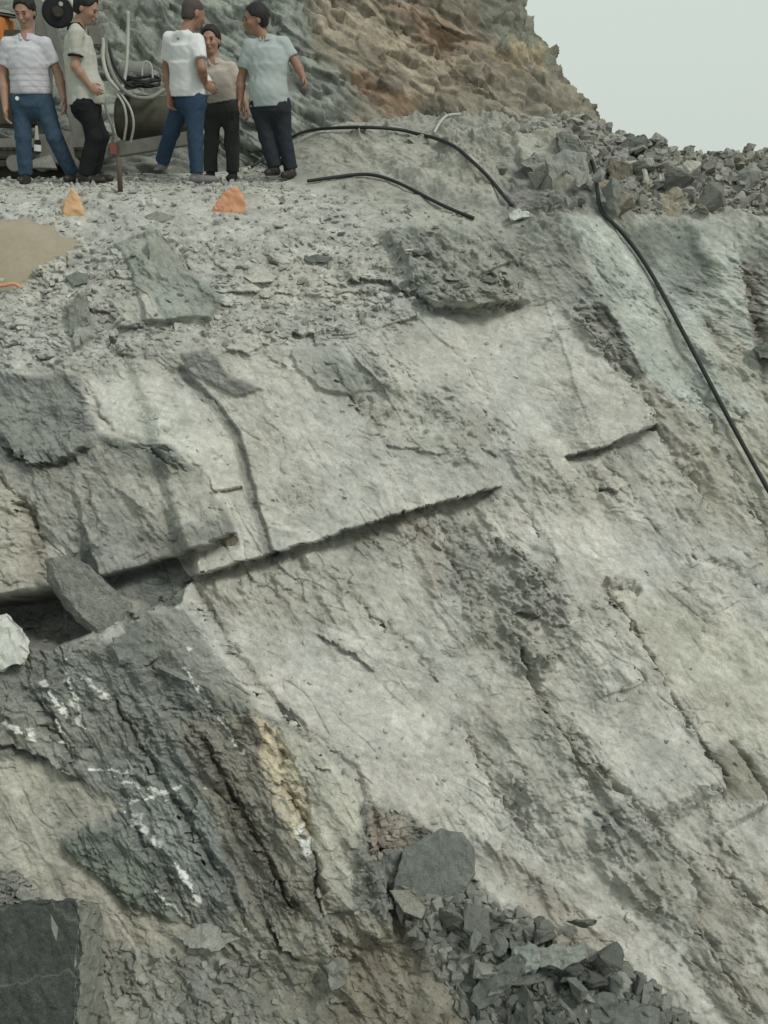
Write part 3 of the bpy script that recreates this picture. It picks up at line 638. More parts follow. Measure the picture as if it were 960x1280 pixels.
def outline_rock(name, P, thick, mat, label, cat='boulder', out=0.0, normal=None, shift=(0, 0), shrink=.86, nz=.015, seed=1, at_px=None, cuts=3, veins=None, extra=None):
    c = np.mean(P, 0); ap = at_px or c; hp_, hn, _ = hit(*ap); d = ray(*c); d = d / np.linalg.norm(d)
    n = np.array([0, -math.cos(.45), math.sin(.45)]) if normal is None else np.array(normal, float); n /= np.linalg.norm(n)
    o3 = np.array(hp_) - d * (thick * .35 + out)
    def on(px, py, off=0):
        q = ray(px, py); return q * (((o3 - n * off) @ n) / (q @ n))
    front = [on(*p) for p in P]
    back = [on(c[0] + (p[0] - c[0]) * shrink + shift[0], c[1] + (p[1] - c[1]) * shrink + shift[1], thick) for p in P]
    mid = [on(c[0] + (p[0] - c[0]) * 1.0 + shift[0] * .4, c[1] + (p[1] - c[1]) * 1.0 + shift[1] * .4, thick * .35) for p in P]
    cen = np.mean(front + back, 0); bm = bmesh.new()
    for v in front + mid + back: bm.verts.new(np3(v - cen))
    r_ = bmesh.ops.convex_hull(bm, input=bm.verts)
    bmesh.ops.delete(bm, geom=list({v for v in r_['geom_interior'] + r_['geom_unused'] if isinstance(v, bmesh.types.BMVert)}), context='VERTS')
    bmesh.ops.triangulate(bm, faces=bm.faces[:])
    for _ in range(cuts):
        es = [e for e in bm.edges if e.calc_length() > .024]
        if es: bmesh.ops.subdivide_edges(bm, edges=es, cuts=1, use_grid_fill=False); bmesh.ops.triangulate(bm, faces=bm.faces[:])
    co = np.array([v.co[:] for v in bm.verts]) + seed * 3.1
    x, y, z = co.T * 9
    vx, vy, vz = (fbm(x * 1.3 + 5 * k_, y * 1.3 + z * 1.1, 560 + seed + k_, 3, .6) for k_ in range(3))
    for v, a_, b_, c_ in zip(bm.verts, vx, vy, vz): v.co += Vector((float(a_), float(b_), float(c_))) * nz * 2.2
    dd = fbm(x + .6 * z, y - .4 * z, 500 + seed, 4, .6) + .8 * fbm(z * 2.2, x * .7 + y * .5, 520 + seed, 3, .6) + .6 * cells(x * .8 + y * .3, z * 1.3, 530 + seed)[0]
    bm.normal_update()
    for v, k in zip(bm.verts, dd): v.co += v.normal * float(k) * nz
    o = link(name, bm_mesh(name, bm), mat); o.location = np3(cen); return tag(o, label, cat)

# --- named boulders and slabs
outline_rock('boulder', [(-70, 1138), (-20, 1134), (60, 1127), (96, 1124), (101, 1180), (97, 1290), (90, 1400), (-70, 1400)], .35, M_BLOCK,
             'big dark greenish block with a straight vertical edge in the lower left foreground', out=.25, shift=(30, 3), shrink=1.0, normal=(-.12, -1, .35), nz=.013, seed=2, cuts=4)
outline_rock('boulder', [(505, 1062), (546, 1038), (574, 1042), (590, 1062), (591, 1094), (570, 1132), (540, 1156), (512, 1142), (489, 1116)], .18, rock_mat('blue_grey_slate', (.19, .205, .19), 1.6, .7, .3),
             'dark slate boulder standing upright at the top of the rubble pile', out=.06, normal=(-.1, -1, .5), shift=(8, -4), nz=.007, seed=3)
outline_rock('stone', [(487, 1113), (510, 1112), (532, 1134), (528, 1148), (505, 1140)], .05, M_PALE, 'pale flat stone leaning at the foot of the upright dark boulder', 'stone', out=.12, seed=4, nz=.005)
outline_rock('boulder', [(462, 1072), (480, 1062), (504, 1064), (506, 1085), (490, 1108), (468, 1104)], .15, M_DARK, 'small blackish boulder left of the upright slate boulder', out=.03, seed=5)
outline_rock('rock_slab', [(62, 697), (84, 693), (112, 708), (142, 734), (160, 756), (171, 792), (150, 800), (124, 790), (100, 768), (80, 742), (66, 720)], .16, rock_mat('streaky_slate', (.22, .225, .205), 1.0, .8, .4),
             'long dark slab that has slid down beside the hollow on the left', 'rock slab', out=.10, normal=(.35, -1, .3), shift=(-12, 6), nz=.010, seed=6)
outline_rock('boulder', [(140, 797), (180, 786), (190, 792), (198, 818), (182, 834), (150, 828)], .14, M_DARK, 'dark brownish block below the lower tip of the long fallen slab', out=.04, seed=7)
outline_rock('boulder', [(-35, 775), (8, 769), (20, 776), (37, 802), (32, 828), (2, 836), (-35, 830)], .18, M_WHITE, 'whitish boulder at the left edge in front of the dark hollow', out=.15, seed=8)
outline_rock('rock_slab', [(222, 1170), (245, 1158), (275, 1157), (298, 1172), (275, 1186), (238, 1186)], .10, M_GREY, 'grey lens shaped slab lying on the dusty lower left slope', 'rock slab', out=.04, normal=(0, -.6, .8), seed=9)
outline_rock('boulder', [(774, 184), (786, 172), (806, 168), (811, 176), (808, 186), (780, 190)], .22, M_DARK, 'dark flat capstone on the skyline at the foot of the hill', out=0, seed=10, at_px=(790, 195))
outline_rock('boulder', [(759, 208), (778, 202), (790, 207), (790, 238), (766, 246)], .22, M_BROWN, 'upright brownish block among the debris just right of the hose', out=.05, seed=11)
outline_rock('rock_slab', [(768, 203), (800, 200), (838, 206), (838, 212), (800, 211), (770, 209)], .25, M_PALE, 'thin pale slab lying flat across the debris under the skyline', 'rock slab', out=.12, seed=12, nz=.004)
outline_rock('boulder', [(818, 264), (826, 245), (846, 236), (858, 250), (864, 268), (840, 272)], .20, M_BROWN, 'rusty brown domed boulder at the top edge of the right cliff', out=.06, seed=13)
outline_rock('boulder', [(697, 168), (708, 166), (728, 178), (738, 196), (722, 200), (700, 190)], .3, M_DARK, 'dark wedge boulder at the upper end of the hanging hose', out=.05, seed=14)
outline_rock('boulder', [(682, 200), (706, 188), (732, 192), (738, 228), (722, 248), (692, 238)], .3, M_GREY, 'large grey block between the two hoses below the hillside', out=.04, seed=15)
outline_rock('boulder', [(652, 205), (668, 192), (700, 196), (706, 206), (680, 214)], .25, M_GREY, 'flat grey boulder left of the large block between the hoses', out=.08, seed=16)
outline_rock('boulder', [(636, 268), (648, 262), (660, 266), (662, 272), (640, 274)], .10, M_WHITE, 'white stone at the lower end of the short middle hose', 'stone', out=.04, seed=17)
outline_rock('rock_slab', [(508, 172), (530, 168), (556, 176), (550, 184), (520, 182)], .22, M_PALE, 'pale flat slab the black hose runs under on the bench', 'rock slab', out=.04, seed=18)
outline_rock('stone', [(768, 248), (774, 244), (780, 248), (780, 266), (770, 268)], .1, M_WHITE, 'small white stone standing at the cliff edge right of the hose', 'stone', out=.06, seed=19)
outline_rock('stone', [(305, 346), (325, 340), (346, 345), (340, 352), (315, 353)], .12, M_PALE, 'pale flat stone in the middle of the rubble bench below the right orange bag', 'stone', out=.02, seed=20, nz=.005)
outline_rock('stone', [(380, 322), (396, 318), (415, 321), (408, 327), (388, 328)], .12, M_DARK, 'dark flat stone on the rubble bench right of the pale flat one', 'stone', out=.02, seed=21, nz=.005)
outline_rock('stone', [(182, 270), (196, 264), (216, 270), (216, 277), (190, 279)], .12, M_GREY, 'grey angular stone on the rubble between the two orange bags', 'stone', out=.02, seed=22, nz=.005)
outline_rock('stone', [(82, 346), (96, 339), (109, 342), (110, 353), (92, 357)], .12, M_DARK, 'dark stone at the tip of the brown dust heap', 'stone', out=.02, seed=23, nz=.005)
outline_rock('boulder', [(186, 296), (196, 287), (212, 304), (226, 330), (246, 352), (212, 362), (186, 345)], .25, M_GREY, 'grey pointed rock rising from the middle of the rubble bench', out=-.04, seed=24, nz=.012)
outline_rock('boulder', [(84, 384), (98, 368), (108, 372), (112, 402), (104, 420), (88, 418)], .18, M_GREY, 'small upright grey rock below the brown dust heap', out=-.02, seed=25)
outline_rock('rock_slab', [(252, 498), (268, 500), (274, 510), (262, 514)], .06, M_GREY, 'small grey slab wedged in the top of the long crack', 'rock slab', out=0, seed=26, nz=.004)
outline_rock('stone', [(278, 668), (290, 664), (303, 684), (296, 692), (284, 684)], .05, M_BROWN, 'reddish stone at the right tip of the dark slab', 'stone', out=.01, seed=27, nz=.004)
outline_rock('rock_slab', [(660, 1190), (690, 1180), (732, 1180), (736, 1196), (700, 1212), (668, 1206)], .10, M_GREEN2, 'pale greenish slab on top of the rubble pile', 'rock slab', out=.15, seed=28, normal=(0, -.7, .7))
outline_rock('rock_slab', [(586, 1250), (600, 1225), (640, 1195), (662, 1200), (640, 1232), (606, 1262)], .10, M_DARK, 'long dark slab tilted up to the right in the rubble pile', 'rock slab', out=.12, seed=29)
outline_rock('rock_slab', [(560, 1150), (600, 1140), (634, 1146), (620, 1162), (580, 1166)], .09, M_DARK, 'flat dark slab just below the upright boulder in the rubble pile', 'rock slab', out=.10, seed=30, normal=(0, -.6, .8))
outline_rock('rock_slab', [(690, 1250), (760, 1240), (820, 1262), (830, 1290), (740, 1290)], .10, M_DARK, 'wide dark slab at the lower right end of the rubble pile', 'rock slab', out=.10, seed=31, normal=(0, -.6, .8))
outline_rock('boulder', [(640, 1190), (658, 1176), (672, 1186), (672, 1214), (650, 1220), (640, 1208)], .12, M_GREEN, 'rounded greenish stone left of the pale greenish slab in the pile', 'stone', out=.17, seed=32)
outline_rock('stone', [(405, 1205), (420, 1198), (434, 1208), (434, 1232), (414, 1238)], .10, M_GREY, 'roundish grey stone on the soil left of the rubble pile', 'stone', out=.02, seed=33)
outline_rock('stone', [(942, 436), (954, 430), (975, 436), (975, 450), (950, 446)], .14, M_DARK, 'dark stone lodged on the right cliff at the right edge', 'stone', out=.06, seed=34)
outline_rock('boulder', [(340, 882), (352, 880), (372, 898), (376, 912), (360, 908)], .12, M_DARK, 'dark brown stone on the ridge above the ochre patch', 'stone', out=.02, seed=35)

# --- crowds of loose stones, each one its own
G, Pm, Dm, Bm = M_GREY, M_PALE, M_DARK, M_BROWN
scatter([(540, 1165), (600, 1150), (660, 1165), (740, 1190), (835, 1270), (850, 1300), (580, 1300), (600, 1235), (545, 1190)], 122, .08, .38,
        'broken slate piece in the dark rubble pile at the foot of the pale face', 'slate pieces of the rubble pile', [(Dm, 6), (G, 2), (Pm, .3)], flats=[0, 1, 2, 3, 8, 9, 11], up=.35, wob=.45, pile=.2, pw=2.0)
scatter([(125, 1180), (330, 1200), (430, 1260), (430, 1300), (125, 1300)], 22, .05, .15, 'grey stone in the rubble along the bottom edge right of the dark block', 'stones right of the foreground block', [(Dm, 3), (G, 4), (Pm, 1)], up=.5, pile=.03)
scatter([(735, 190), (800, 182), (900, 196), (1010, 215), (1060, 262), (640, 266), (700, 250)], 76, .10, .48,
        'tumbled block in the debris bank along the top of the right cliff', 'blocks of the debris bank above the cliff', [(Dm, 1.5), (G, 6), (Bm, 2), (Pm, .8)], up=.4, wob=.45, pile=.08, pw=1.9)
scatter([(570, 190), (640, 175), (700, 168), (735, 190), (740, 240), (660, 262), (630, 230)], 12, .10, .34, 'grey block in the loose rock left of the hanging hose', 'blocks left of the hanging hose', [(Dm, 2), (G, 4)], wob=.6)
scatter([(0, 240), (480, 240), (620, 300), (560, 400), (420, 420), (60, 450), (-20, 430)], 32, .06, .20,
        'loose flat stone scattered on the pale rubble below the men', 'flat stones scattered below the men', [(Dm, 2), (G, 4), (Pm, 4)], flats=[0, 1, 2, 9, 8, 3], up=.85, wob=.18)
scatter([(480, 305), (520, 295), (640, 355), (665, 385), (560, 388), (510, 360)], 16, .09, .28, 'grey plate in the layered outcrop above the pale slab', 'plates of the layered outcrop', [(Dm, 3), (G, 5), (Pm, 1)], flats=[0, 9, 1, 2], up=.75, wob=.2, name='stone')

# --- the small stuff: one object
nst = 17000; rs = np.random.RandomState(9)
cand = np.where(((RUB > .45) & (PX > -120) & (PX < 1080) & (PY > 150) & (PY < 1330)).ravel())[0]
wgt = np.where(PY.ravel()[cand] < 420, 1.0, .8) * RUB.ravel()[cand] ** 2 * np.where((PY.ravel()[cand] > 1120) & (PX.ravel()[cand] > 500), 4, 1) * np.where((PY.ravel()[cand] < 272) & (PX.ravel()[cand] > 650), 5, 1); pick = rs.choice(cand, nst, p=wgt / wgt.sum())
extra = np.where(((RUB <= .45) & (PX > -60) & (PX < 1020) & (PY > 270) & (PY < 1290) & (N3[..., 2] > .66)).ravel())[0]
pick = np.concatenate([pick, rs.choice(extra, 1500)]); nst = len(pick)
PV = []; PF = []
for p_ in LOW:
    v = np.array([q.co[:] for q in p_.vertices]); PV.append(v); PF.append(np.array([list(q.vertices) for q in p_.polygons]))
Vs, Fs, Cs = [], [], []; base = 0
proto_of = rs.randint(0, len(PROTO), nst)
up_ = np.array([0, 0, 1.]); N3v = N3f[pick] * .45 + up_ * .55 + rs.normal(0, .28, (nst, 3)); N3v /= np.linalg.norm(N3v, axis=1, keepdims=True)
tx = np.cross(N3v, rs.normal(0, 1, (nst, 3))); tx /= np.linalg.norm(tx, axis=1, keepdims=True); ty = np.cross(N3v, tx)
size = .022 + .10 * rs.rand(nst) ** 3.0; size[-1500:] *= .6
size[(PX.ravel()[pick] > 650) & (PY.ravel()[pick] < 272)] *= 1.9
size[(PX.ravel()[pick] > 500) & (PY.ravel()[pick] > 1120)] *= 1.7
shade = np.clip(.75 + .55 * rs.rand(nst), 0, 1.5)
for k in range(len(PROTO)):
    s = np.where(proto_of == k)[0]
    if not len(s): continue
    v = PV[k]; w = V3[pick[s]][:, None] + N3v[s][:, None] * (size[s] * .08)[:, None, None] + size[s][:, None, None] * (v[None, :, 0:1] * tx[s][:, None] + v[None, :, 1:2] * ty[s][:, None] + v[None, :, 2:3] * N3v[s][:, None] * 1.1)
    Vs.append(w.reshape(-1, 3)); Fs.append((PF[k][None] + (np.arange(len(s)) * len(v))[:, None, None] + base).reshape(-1, 3)); base += len(s) * len(v)
    Cs.append(np.repeat(np.clip(Cf[pick[s]] * .85 * shade[s][:, None] + .03, .04, .6), len(v), 0))
o = link('rubble', mesh_np('rubble', np.concatenate(Vs), np.concatenate(Fs), False, np.concatenate(Cs)), M_ROCK)
tag(o, 'small chips and gravel strewn over the bench and ledges', 'rubble', kind='stuff')

# --- fine brown dust heap at the left edge and the orange strip under it
def heap():
    n = 90; hp0, _, _ = hit(10, 350); bm = bmesh.new(); g_ = {}
    for i in range(n):
        for j in range(40):
            x = -1.15 + 2.1 * i / (n - 1); y = -.45 + 1.1 * j / 39
            e = 1 - (max(x, 0) / 1.0) ** 1.1 - (min(x, 0) / 1.15) ** 2 - (y / (.48)) ** 2 * (1 + max(x, 0)) + .16 * float(fbm(np.array([x * 5.]), np.array([y * 5.]), 8, 3)[0])
            z = .45 * y + .36 * max(e, 0) ** 1.0 + .05 + .01 * float(vn(np.array(x * 6), np.array(y * 6), 3)) - (.25 if e < 0 else .0) - .02
            g_[i, j] = bm.verts.new((x, y, z))
    for i in range(n - 1):
        for j in range(39): bm.faces.new([g_[i, j], g_[i + 1, j], g_[i + 1, j + 1], g_[i, j + 1]])
    return bm_mesh('dust_heap', bm, True), hp0
hm_, h0 = heap(); o = link('dust_heap', hm_, rock_mat('brown_drill_dust', (.31, .27, .205), 1.2, .12, .10)); o.location = (h0[0], h0[1] + .35, h0[2] + .03)
tag(o, 'smooth heap of fine brown drill dust at the left edge of the bench', 'dust heap')
M_ORANGE = plain_mat('orange_plastic', (.58, .29, .17), .55, var=.25, scale=14, bump=.3)
M_ORANGE2 = plain_mat('faded_orange_plastic', (.60, .39, .22), .6, var=.25, scale=14, bump=.3)
pp = [np.array(hit(x, y)[0]) + np.array([0, -.05, .04]) for x, y in ((-60, 356), (-30, 358), (0, 361), (18, 361), (32, 364))]
o = tube('strap', catmull(pp, 6), .014, M_ORANGE); tag(o, 'orange strap end lying below the brown dust heap', 'strap')

# --- two crumpled orange bags
def bag(P, mat, label, seed, thick=.16):
    o = outline_rock('plastic_bag', P, thick, mat, label, 'bag', out=.02, seed=seed, nz=.010, shrink=.8, normal=(0, -1, .15), cuts=4)
    me_ = o.data; me_.polygons.foreach_set('use_smooth', [True] * len(me_.polygons))
    co = np.array([v.co[:] for v in me_.vertices]); zt = co[:, 2].max(); fold = np.sin(np.arctan2(co[:, 0], co[:, 1]) * 7 + seed) * .012
    sc_ = 1 + fold / (np.abs(co[:, 0]) + .06); co[:, 0] *= sc_; me_.vertices.foreach_set('co', co.ravel().astype(np.float32)); me_.update()
    return o
bag([(77, 279), (79, 262), (82, 246), (90, 236), (99, 246), (105, 262), (107, 280), (92, 283)], M_ORANGE2, 'faded yellow orange plastic bag standing on the rubble in front of the left men', 41)
bag([(266, 266), (272, 252), (284, 238), (295, 232), (304, 246), (310, 271), (298, 272), (282, 268)], M_ORANGE, 'orange peaked plastic bag on the rubble below the group of three men', 42, .2)

# --- steel stake
M_RUST = plain_mat('rusty_steel', (.11, .085, .07), .8, .3, var=.4, scale=50)
gp, gn, _ = hit(152, 240)
o = tube('stake', [at(150.5, 240, gp[1]), at(149.5, 218, gp[1]), at(148, 196, gp[1])], .022, M_RUST); tag(o, 'short rusty steel stake standing in the rubble between the standing men', 'stake')

# ================================================================== HOSES
M_HOSE = plain_mat('black_rubber_hose', (.022, .026, .024), .6, var=.4, scale=25, bump=.1)
M_HOSE_G = plain_mat('dusty_grey_hose', (.20, .205, .18), .75, var=.3, scale=25)
M_HOSE_P = plain_mat('pale_hose', (.40, .41, .37), .7, var=.2, scale=25)
def vein_block(m):
    N = m.node_tree.nodes; L = m.node_tree.links; b = N['Principled BSDF']; src = b.inputs['Base Color'].links[0].from_socket
    tc = N.new('ShaderNodeTexCoord'); t = N.new('ShaderNodeTexNoise'); t.inputs['Scale'].default_value = 1.1; t.inputs['Detail'].default_value = 5; t.inputs['Distortion'].default_value = 0
    L.new(tc.outputs['Object'], t.inputs['Vector']); s_ = N.new('ShaderNodeMath'); s_.operation = 'SUBTRACT'; s_.inputs[1].default_value = .53; L.new(t.outputs[0], s_.inputs[0])
    a_ = N.new('ShaderNodeMath'); a_.operation = 'ABSOLUTE'; L.new(s_.outputs[0], a_.inputs[0])
    r = N.new('ShaderNodeMapRange'); r.inputs[1].default_value = 0; r.inputs[2].default_value = .008; r.inputs[3].default_value = .3; r.inputs[4].default_value = 0; L.new(a_.outputs[0], r.inputs[0])
    mx = N.new('ShaderNodeMix'); mx.data_type = 'RGBA'; mx.inputs[7].default_value = (.33, .35, .31, 1); L.new(r.outputs[0], mx.inputs[0]); L.new(src, mx.inputs[6]); L.new(mx.outputs[2], b.inputs['Base Color'])
vein_block(M_BLOCK)
fb = bpy.data.objects['boulder']; fb.data.materials.append(rock_mat('paler_block_side', (.22, .23, .20), 1.4, .6, .3))
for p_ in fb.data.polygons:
    if p_.normal.x > .5: p_.material_index = 1  # faces turned to the right take the paler grey
def ground_hose(W_, r, mat, label, gap_=0.0, name='hose', lift=.0):
    q = []
    for x, y in W_:
        p, _, _ = hit(x, y); p = p + np.array([0, 0, lift]); d = p / np.linalg.norm(p); k = np.linalg.norm(p) - r - gap_; rr = ray(x, y); rr = rr / np.linalg.norm(rr); q.append(rr * k + np.array([0, 0, lift]))
    pts = catmull(q, 10)
    for it in range(3):
        for i, p in enumerate(pts):
            x, y = proj(p); s_, _, _ = hit(float(x), float(y)); L0 = np.linalg.norm(s_) - r * .6; L1 = np.linalg.norm(p)
            if L1 > L0: pts[i] = p * (L0 / L1)
        if it == 2: break
        ker = np.ones(7) / 7; pad = np.pad(pts, ((3, 3), (0, 0)), 'edge'); pts = np.stack([np.convolve(pad[:, c_], ker, 'valid') for c_ in range(3)], -1)
    o = tube(name, pts, r, mat); return tag(o, label, 'hose', 'compressed air hoses lying over the rock')
ground_hose([(312, 214), (330, 202), (348, 188), (370, 172), (392, 166), (415, 164), (460, 163), (500, 166), (520, 171), (545, 177), (568, 187), (586, 202), (610, 225), (628, 247), (641, 263)], .017, M_HOSE, 'long black hose along the bench and down the grey rock to the white stone', lift=.03)
ground_hose([(378, 229), (420, 223), (462, 219), (500, 231), (540, 252), (570, 266), (596, 276)], .016, M_HOSE, 'black hose sloping down over the rubble from the feet of the right man', lift=.012)
ground_hose([(700, 170), (722, 180), (740, 200), (746, 228), (748, 250), (754, 268), (768, 280), (795, 312), (820, 352), (850, 408), (885, 474), (920, 540), (960, 612), (1010, 700)], .018, M_HOSE, 'long black hose hanging down the right cliff from the debris', gap_=.04)
ground_hose([(542, 168), (548, 156), (556, 146), (566, 143), (576, 143)], .014, M_HOSE_P, 'pale grey bent pipe end rising from the bench at the foot of the hill', gap_=.05, name='pipe')
bpy.data.objects['pipe']['category'] = 'pipe'; del bpy.data.objects['pipe']['group']
ground_hose([(300, 178), (318, 196), (330, 204), (350, 214)], .013, M_HOSE, 'thin dark hose lying on the stones behind the legs of the right men')

# ================================================================== DRILL RIG behind the men
M_STEEL = plain_mat('dusty_grey_steel', (.20, .20, .178), .7, .1, var=.25, scale=12, bump=.2)
M_OLIVE = plain_mat('dirty_dark_tank_paint', (.075, .072, .052), .7, .1, var=.4, scale=10, bump=.2)
M_BLACK = plain_mat('black_painted_metal', (.018, .020, .022), .45, .1, var=.3)
M_TRACK = plain_mat('muddy_track_steel', (.06, .055, .045), .85, .2, var=.4, scale=20, bump=.3)
M_RIGOR = plain_mat('orange_machine_paint', (.60, .22, .07), .55, var=.2, scale=12)
M_RED = plain_mat('dull_red_paint', (.23, .09, .07), .7, var=.3, scale=20)
RY = 12.5; gz = ground_z(-4, RY)
rp = at(100, 222, RY); rig = empty('drill_rig', (float(rp[0]), RY, gz))
tag(rig, 'dust covered crawler rock drill with hoses standing behind the men at the hill foot', 'drill rig')
q = lambda x, y, dy=0: at(x, y, RY + dy)
for dy in (-.35, .55):
    a, b = q(-60, 208, dy), q(108, 208, dy); a[2] = b[2] = gz + .14
    tr = box('track', a, b, .28, .26, M_TRACK, rig, .11)
    for k in range(5):
        c = a + (b - a) * (.1 + .2 * k); rl = cyl('roller', c + np.array([0, -.16, 0]), c + np.array([0, .16, 0]), .085, .085, M_STEEL, rig, 18)
    for k in range(22):
        c = a + (b - a) * (k + .5) / 22
        if k % 1 == 0: box('track_shoe', c + np.array([-.02, 0, .145]), c + np.array([.035, 0, .145]), .03, .30, M_TRACK, rig, .004)
box('chassis', q(-50, 186), q(120, 186), .2, .8, M_STEEL, rig, .02)
box('equipment_box', q(52, 187, -.5), q(92, 187, -.5), .30, .3, M_STEEL, rig, .02)
cyl('tank', q(148, 147), q(245, 150), .235, .235, M_OLIVE, rig, 36, .03)
for x_ in (165, 222): cyl('tank_band', q(x_, 148), q(x_ + 3, 148), .245, .245, M_TRACK, rig, 36, .002)
box('outrigger_beam', q(122, 192, -.35), q(238, 173, -.35), .145, .16, M_STEEL, rig, .015)
box('feed_beam', q(58, 8, -.2), q(108, 205, -.2), .11, .14, M_STEEL, rig, .01)
box('upright_post', q(54, -30, .1), q(56, 190, .1), .16, .12, M_STEEL, rig, .01)
dr = cyl('drum', q(72, 15, -.75), q(72, 15, -.5), .15, .14, M_BLACK, rig, 36, .02)
rg = [q(72 + 21 * math.cos(t), 15 - 21 * math.sin(t), -.66) for t in np.linspace(-.4, 2.6, 24)]
tube('drum_guard', rg, .03, M_HOSE_P, rig)
cyl('drum_hub', q(72, 15, -.80), q(72, 15, -.7), .05, .06, M_TRACK, rig, 20, .01)
cyl('drum_lug', q(76, 5, -.79), q(76, 5, -.74), .022, .022, M_HOSE_P, rig, 12, .004)
box('engine_cover', q(-40, 42), q(12, 42), .35, .5, M_RIGOR, rig, .04)
cyl('air_filter_dome', q(2, 12), q(2, 20), .12, .20, M_STEEL, rig, 30, .04)
box('side_frame', q(-40, 100), q(40, 100), .95, .4, M_OLIVE, rig, .03)
box('control_box', q(112, 46), q(128, 46), .2, .2, M_STEEL, rig, .02)
box('control_panel', q(20, 130, -.3), q(50, 130, -.3), .34, .2, M_TRACK, rig, .02)
def loop(W_, r, mat, name='hose'): tube(name, catmull([q(x, y, dy) for x, y, dy in W_], 8), r, mat, rig)
loop([(132, 48, -.4), (133, 66, -.4), (138, 86, -.45), (150, 108, -.5), (168, 121, -.5), (188, 122, -.45), (205, 112, -.3)], .022, M_HOSE_G)
loop([(133, 48, -.3), (138, 66, -.35), (144, 84, -.4), (155, 101, -.45), (166, 108, -.4), (180, 106, -.3)], .017, M_HOSE)
loop([(130, 48, -.4), (129, 74, -.45), (136, 98, -.5), (150, 114, -.5)], .020, M_HOSE_P)
loop([(160, 14, -.3), (160, 40, -.3), (159, 70, -.35), (156, 98, -.4), (150, 118, -.5)], .017, M_HOSE_P, 'air_pipe')
loop([(147, 118, -.5), (155, 132, -.55), (158, 152, -.55), (155, 176, -.5)], .012, M_HOSE_P)
loop([(152, 118, -.5), (163, 136, -.55), (167, 156, -.55), (163, 180, -.5)], .012, M_HOSE_P)
loop([(128, 110, -.5), (133, 138, -.5), (140, 158, -.5), (141, 175, -.45), (130, 197, -.4)], .014, M_HOSE_G)
loop([(178, 100, -.4), (178, 86, -.4), (182, 77, -.4), (189, 82, -.4), (191, 98, -.4)], .010, M_HOSE_P, 'lever')
for k in range(5):
    c = q(179, 106 - 2.2 * k, -.25); ry_ = .16 - .012 * (k % 2)
    tube('hose_coil', [c + np.array([ry_ * math.cos(t) * 1.05, ry_ * math.sin(t), .012 * math.sin(3 * t + k)]) for t in np.linspace(0, 2 * math.pi, 40)], .014, M_HOSE_G if k % 2 else M_HOSE, rig)
box('valve_block', q(146, 103, -.2), q(170, 100, -.2), .16, .2, M_STEEL, rig, .03)
cyl('drill_motor', q(150, 88, 0), q(190, 92, 0), .10, .12, M_STEEL, rig, 24, .02)
box('red_bracket', q(137, 186, -.46), q(146, 186, -.46), .12, .03, M_RED, rig, .005)
# bottle standing on the near track
by = RY - .72; bb = at(47, 191, by)
bt = empty('bottle', tuple(float(v) for v in at(47, 192, by)))
tag(bt, 'dark bottle with a white neck and label seen between the legs of the leftmost man', 'bottle')
cyl('bottle_body', at(47, 192, by), at(47, 175, by), .033, .033, M_BLACK, bt, 20, .008)
cyl('bottle_neck', at(46, 175, by), at(45.5, 157, by), .022, .013, M_HOSE_P, bt, 16, .004)
cyl('bottle_label', at(47, 189, by), at(47, 181, by), .035, .035, plain_mat('white_paper', (.7, .7, .68)), bt, 20, .001)
# it stands on a flat stone
c_ = at(47, 192, by); st0 = float(c_[2])
o = link('stone', stone_mesh(77, .5), M_GREY); o.scale = (.5, .4, max(.08, (st0 - gz) * 1.6)); o.location = (float(c_[0]), by, st0 - o.scale[2] * .22); tag(o, 'flat grey stone under the dark bottle', 'stone')
